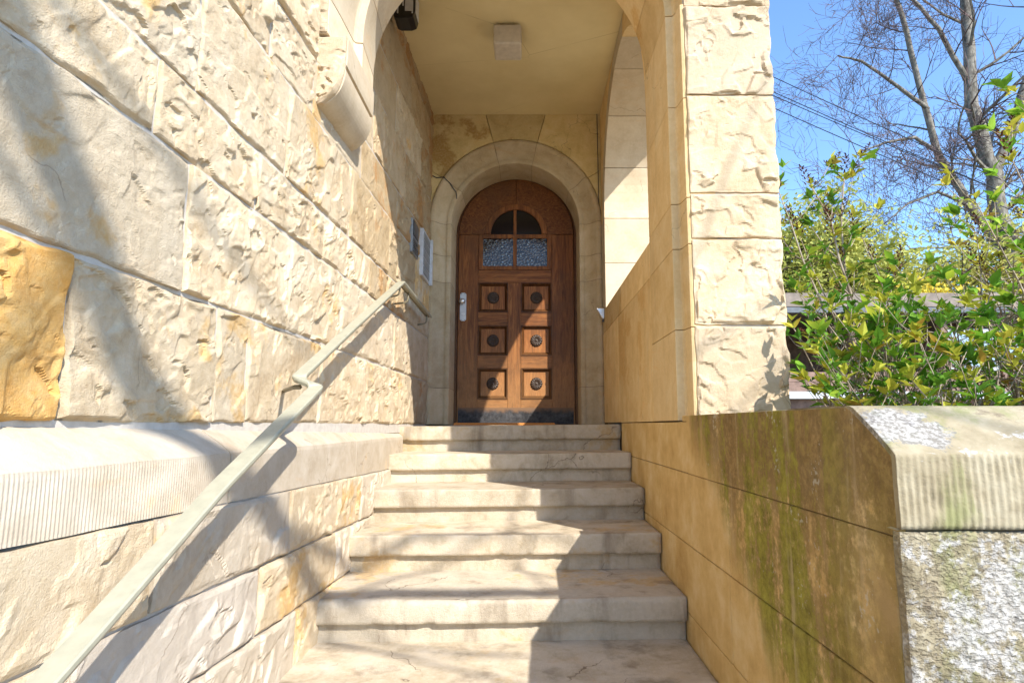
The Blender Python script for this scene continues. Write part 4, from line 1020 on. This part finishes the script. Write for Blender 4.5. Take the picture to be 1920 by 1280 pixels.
# ---- bare tree
def bare_tree(name, label, base, limbs, seed, twig_depth=4, mat=M_bark, dens=1.0, tl=1.0, scale=1.0):
    if scale != 1.0:
        base = tuple(c*scale for c in base); limbs = [([tuple(c*scale for c in p) for p in P_], a_*scale, b_*scale, q_) for P_, a_, b_, q_ in limbs]; tl = tl*scale
        base = (base[0]+.7, base[1], base[2]); limbs = [([(p[0]+.7, p[1], p[2]) for p in P_], a_, b_, q_) for P_, a_, b_, q_ in limbs]
    r = random.Random(seed); root = empty(name, label, 'tree', base); B = Vector(base)
    br = MB(); tw = MB()
    def grow(p, d, L, rad, depth):
        n = 5; pts = [p]; q = p.copy(); dd = d.copy()
        for i in range(n):
            dd = (dd+Vector((r.uniform(-1, 1), r.uniform(-1, 1), r.uniform(-.6, .9)))*.20).normalized(); q = q+dd*L/n; pts.append(q.copy())
        mb_ = br if rad > .02*scale else tw
        mb_.tube(pts, [max(.0026*scale, rad*(1-.6*i/n)) for i in range(n+1)], 5 if rad > .02*scale else 3, cap=False)
        if depth <= 0: return
        for i in range(1, n+1):
            for c in range(1):
                if r.random() > .93*dens and i < n: continue
                a = dd.cross(Vector((r.uniform(-1, 1), r.uniform(-1, 1), r.uniform(-1, 1)))).normalized()
                nd = (dd*.75+a*r.uniform(.5, .95)+Vector((0, 0, .02))).normalized()
                grow(pts[i], nd, L*r.uniform(.50, .72), max(.0042*scale, rad*.48), depth-1)
    for pts, r0, r1, is_trunk in limbs:
        pts = [Vector(p)-B for p in pts]
        # smooth resample
        fine = []
        for i in range(len(pts)-1):
            for k in range(4): fine.append(pts[i].lerp(pts[i+1], k/4)+Vector((r.uniform(-1, 1), r.uniform(-1, 1), 0))*r0*.25)
        fine.append(pts[-1]); m = len(fine)
        mb_ = MB(); mb_.tube(fine, [r0+(r1-r0)*i/(m-1) for i in range(m)], 9)
        mb_.build('trunk' if is_trunk else 'limb', mat, root, smooth=True)
        for i in range(2 if not is_trunk else 6, m):
            rr = r0+(r1-r0)*i/(m-1); t_ = (fine[i]-fine[i-1]).normalized()
            a = t_.cross(Vector((r.uniform(-1, 1), r.uniform(-1, 1), r.uniform(-1, 1)))).normalized()
            if r.random() < .85*dens: grow(fine[i], (t_*.6+a).normalized(), 1.25*r.uniform(.7, 1.25)*tl, max(.012, rr*.32), twig_depth-1)
    if br.n: br.build('branches', M_bark, root, kind='stuff')
    if tw.n: tw.build('twigs', M_twig, root, kind='stuff')
    return root
TY = 11.0
def tp(px, py, y):  # only used while laying out limbs: metres from picture proportions, worked out beforehand
    return (px, y, py)
bare_tree('bare_tree', 'tall leafless tree with pale multi-stemmed trunk rising behind the bushes', (8.3, 11, -1.3), [
    ([(8.5, 11, -1.3), (8.45, 11, 1.5), (8.35, 11, 3.0), (8.15, 11, 4.6), (7.9, 11, 6.0), (8.0, 11, 8.2), (8.1, 11, 10.5)], 0.208, 0.068, True),
    ([(8.3, 11.1, 3.1), (7.75, 11.1, 4.1), (7.3, 11.1, 5.0), (7.05, 11, 6.0), (6.75, 10.9, 7.4), (6.3, 10.8, 9.0)], 0.088, 0.038, False),
    ([(7.1, 11, 5.9), (6.5, 10.9, 6.3), (5.8, 10.8, 6.75), (5.3, 10.7, 6.8)], 0.044, 0.015, False),
    ([(7.25, 11, 5.0), (6.6, 10.7, 5.2), (6.0, 10.6, 5.05), (5.4, 10.5, 4.8)], 0.041, 0.011, False),
    ([(7.7, 11, 4.0), (7.0, 10.8, 4.2), (6.3, 10.6, 3.9), (5.8, 10.5, 3.5)], 0.034, 0.011, False),
    ([(8.2, 11, 4.6), (8.8, 11, 5.8), (9.3, 11, 7.4), (9.6, 11, 9.6)], 0.102, 0.038, False),
    ([(8.4, 11, 2.6), (9.2, 11, 3.9), (10.0, 11, 5.6), (10.8, 11, 8.0)], 0.088, 0.038, False),
    ([(8.3, 11, 3.0), (7.8, 10.8, 3.2), (7.0, 10.6, 3.1), (6.2, 10.5, 3.05)], 0.041, 0.011, False),
    ([(7.9, 11, 6.4), (7.3, 10.8, 7.4), (6.6, 10.7, 8.2), (5.9, 10.6, 8.4)], 0.054, 0.015, False)], 4, 4, dens=.88, tl=.85, scale=1.5)
# off-frame tree beside the photographer that casts the soft shadows on the wall
bare_tree('bare_tree', 'slender leafless tree standing right of the path behind the viewer', (2.45, -5.0, -1.32), [
    ([(2.45, -5.0, -1.32), (2.42, -5.0, 2.0), (2.35, -4.9, 5.0), (2.2, -4.6, 7.6)], .13, .05, True),
    ([(2.38, -4.9, 5.2), (2.2, -3.9, 5.6), (2.17, -3.38, 5.18), (2.20, -3.10, 4.78), (2.22, -2.93, 4.52), (2.30, -2.62, 4.28), (2.31, -2.2, 4.05), (2.42, -1.86, 3.80), (2.75, -1.80, 3.785), (3.05, -1.79, 3.78), (3.35, -1.80, 3.76)], .085, .042, False),
    ([(2.31, -2.2, 4.05), (2.42, -1.75, 4.0), (2.65, -1.46, 3.95), (3.0, -1.42, 3.94), (3.3, -1.43, 3.93)], .03, .016, False)], 9, 1, dens=.35)

# overhead wires
WIRES = [(8.45, 7.38, 5.78, 7.94, 'highest overhead wire crossing the sky beside the pier'), (8.06, 6.71, 5.76, 8.59, 'upper of the two close overhead wires in the middle'),
         (7.96, 6.66, 5.76, 8.59, 'lower of the two close overhead wires in the middle'), (7.65, 6.70, 5.74, 7.77, 'lowest thin overhead wire above the bushes')]
def wire(a, b, sag, lab):
    mb = MB(); pts = []
    for i in range(17):
        f = i/16; p = Vector(a).lerp(Vector(b), f); p.z -= sag*4*f*(1-f); pts.append(p)
    mb.tube(pts, .012, 4); mb.build('overhead_wire', M_cable, None, label=lab, category='wire', group='overhead wires in the sky')
for (z1, z2, x1, x2, lab) in WIRES:
    k = (z2-z1)/(x2-x1)
    wire((4.6, 14, z1+k*(4.6-x1)), (12.5, 14, z1+k*(12.5-x1)), .05, lab)
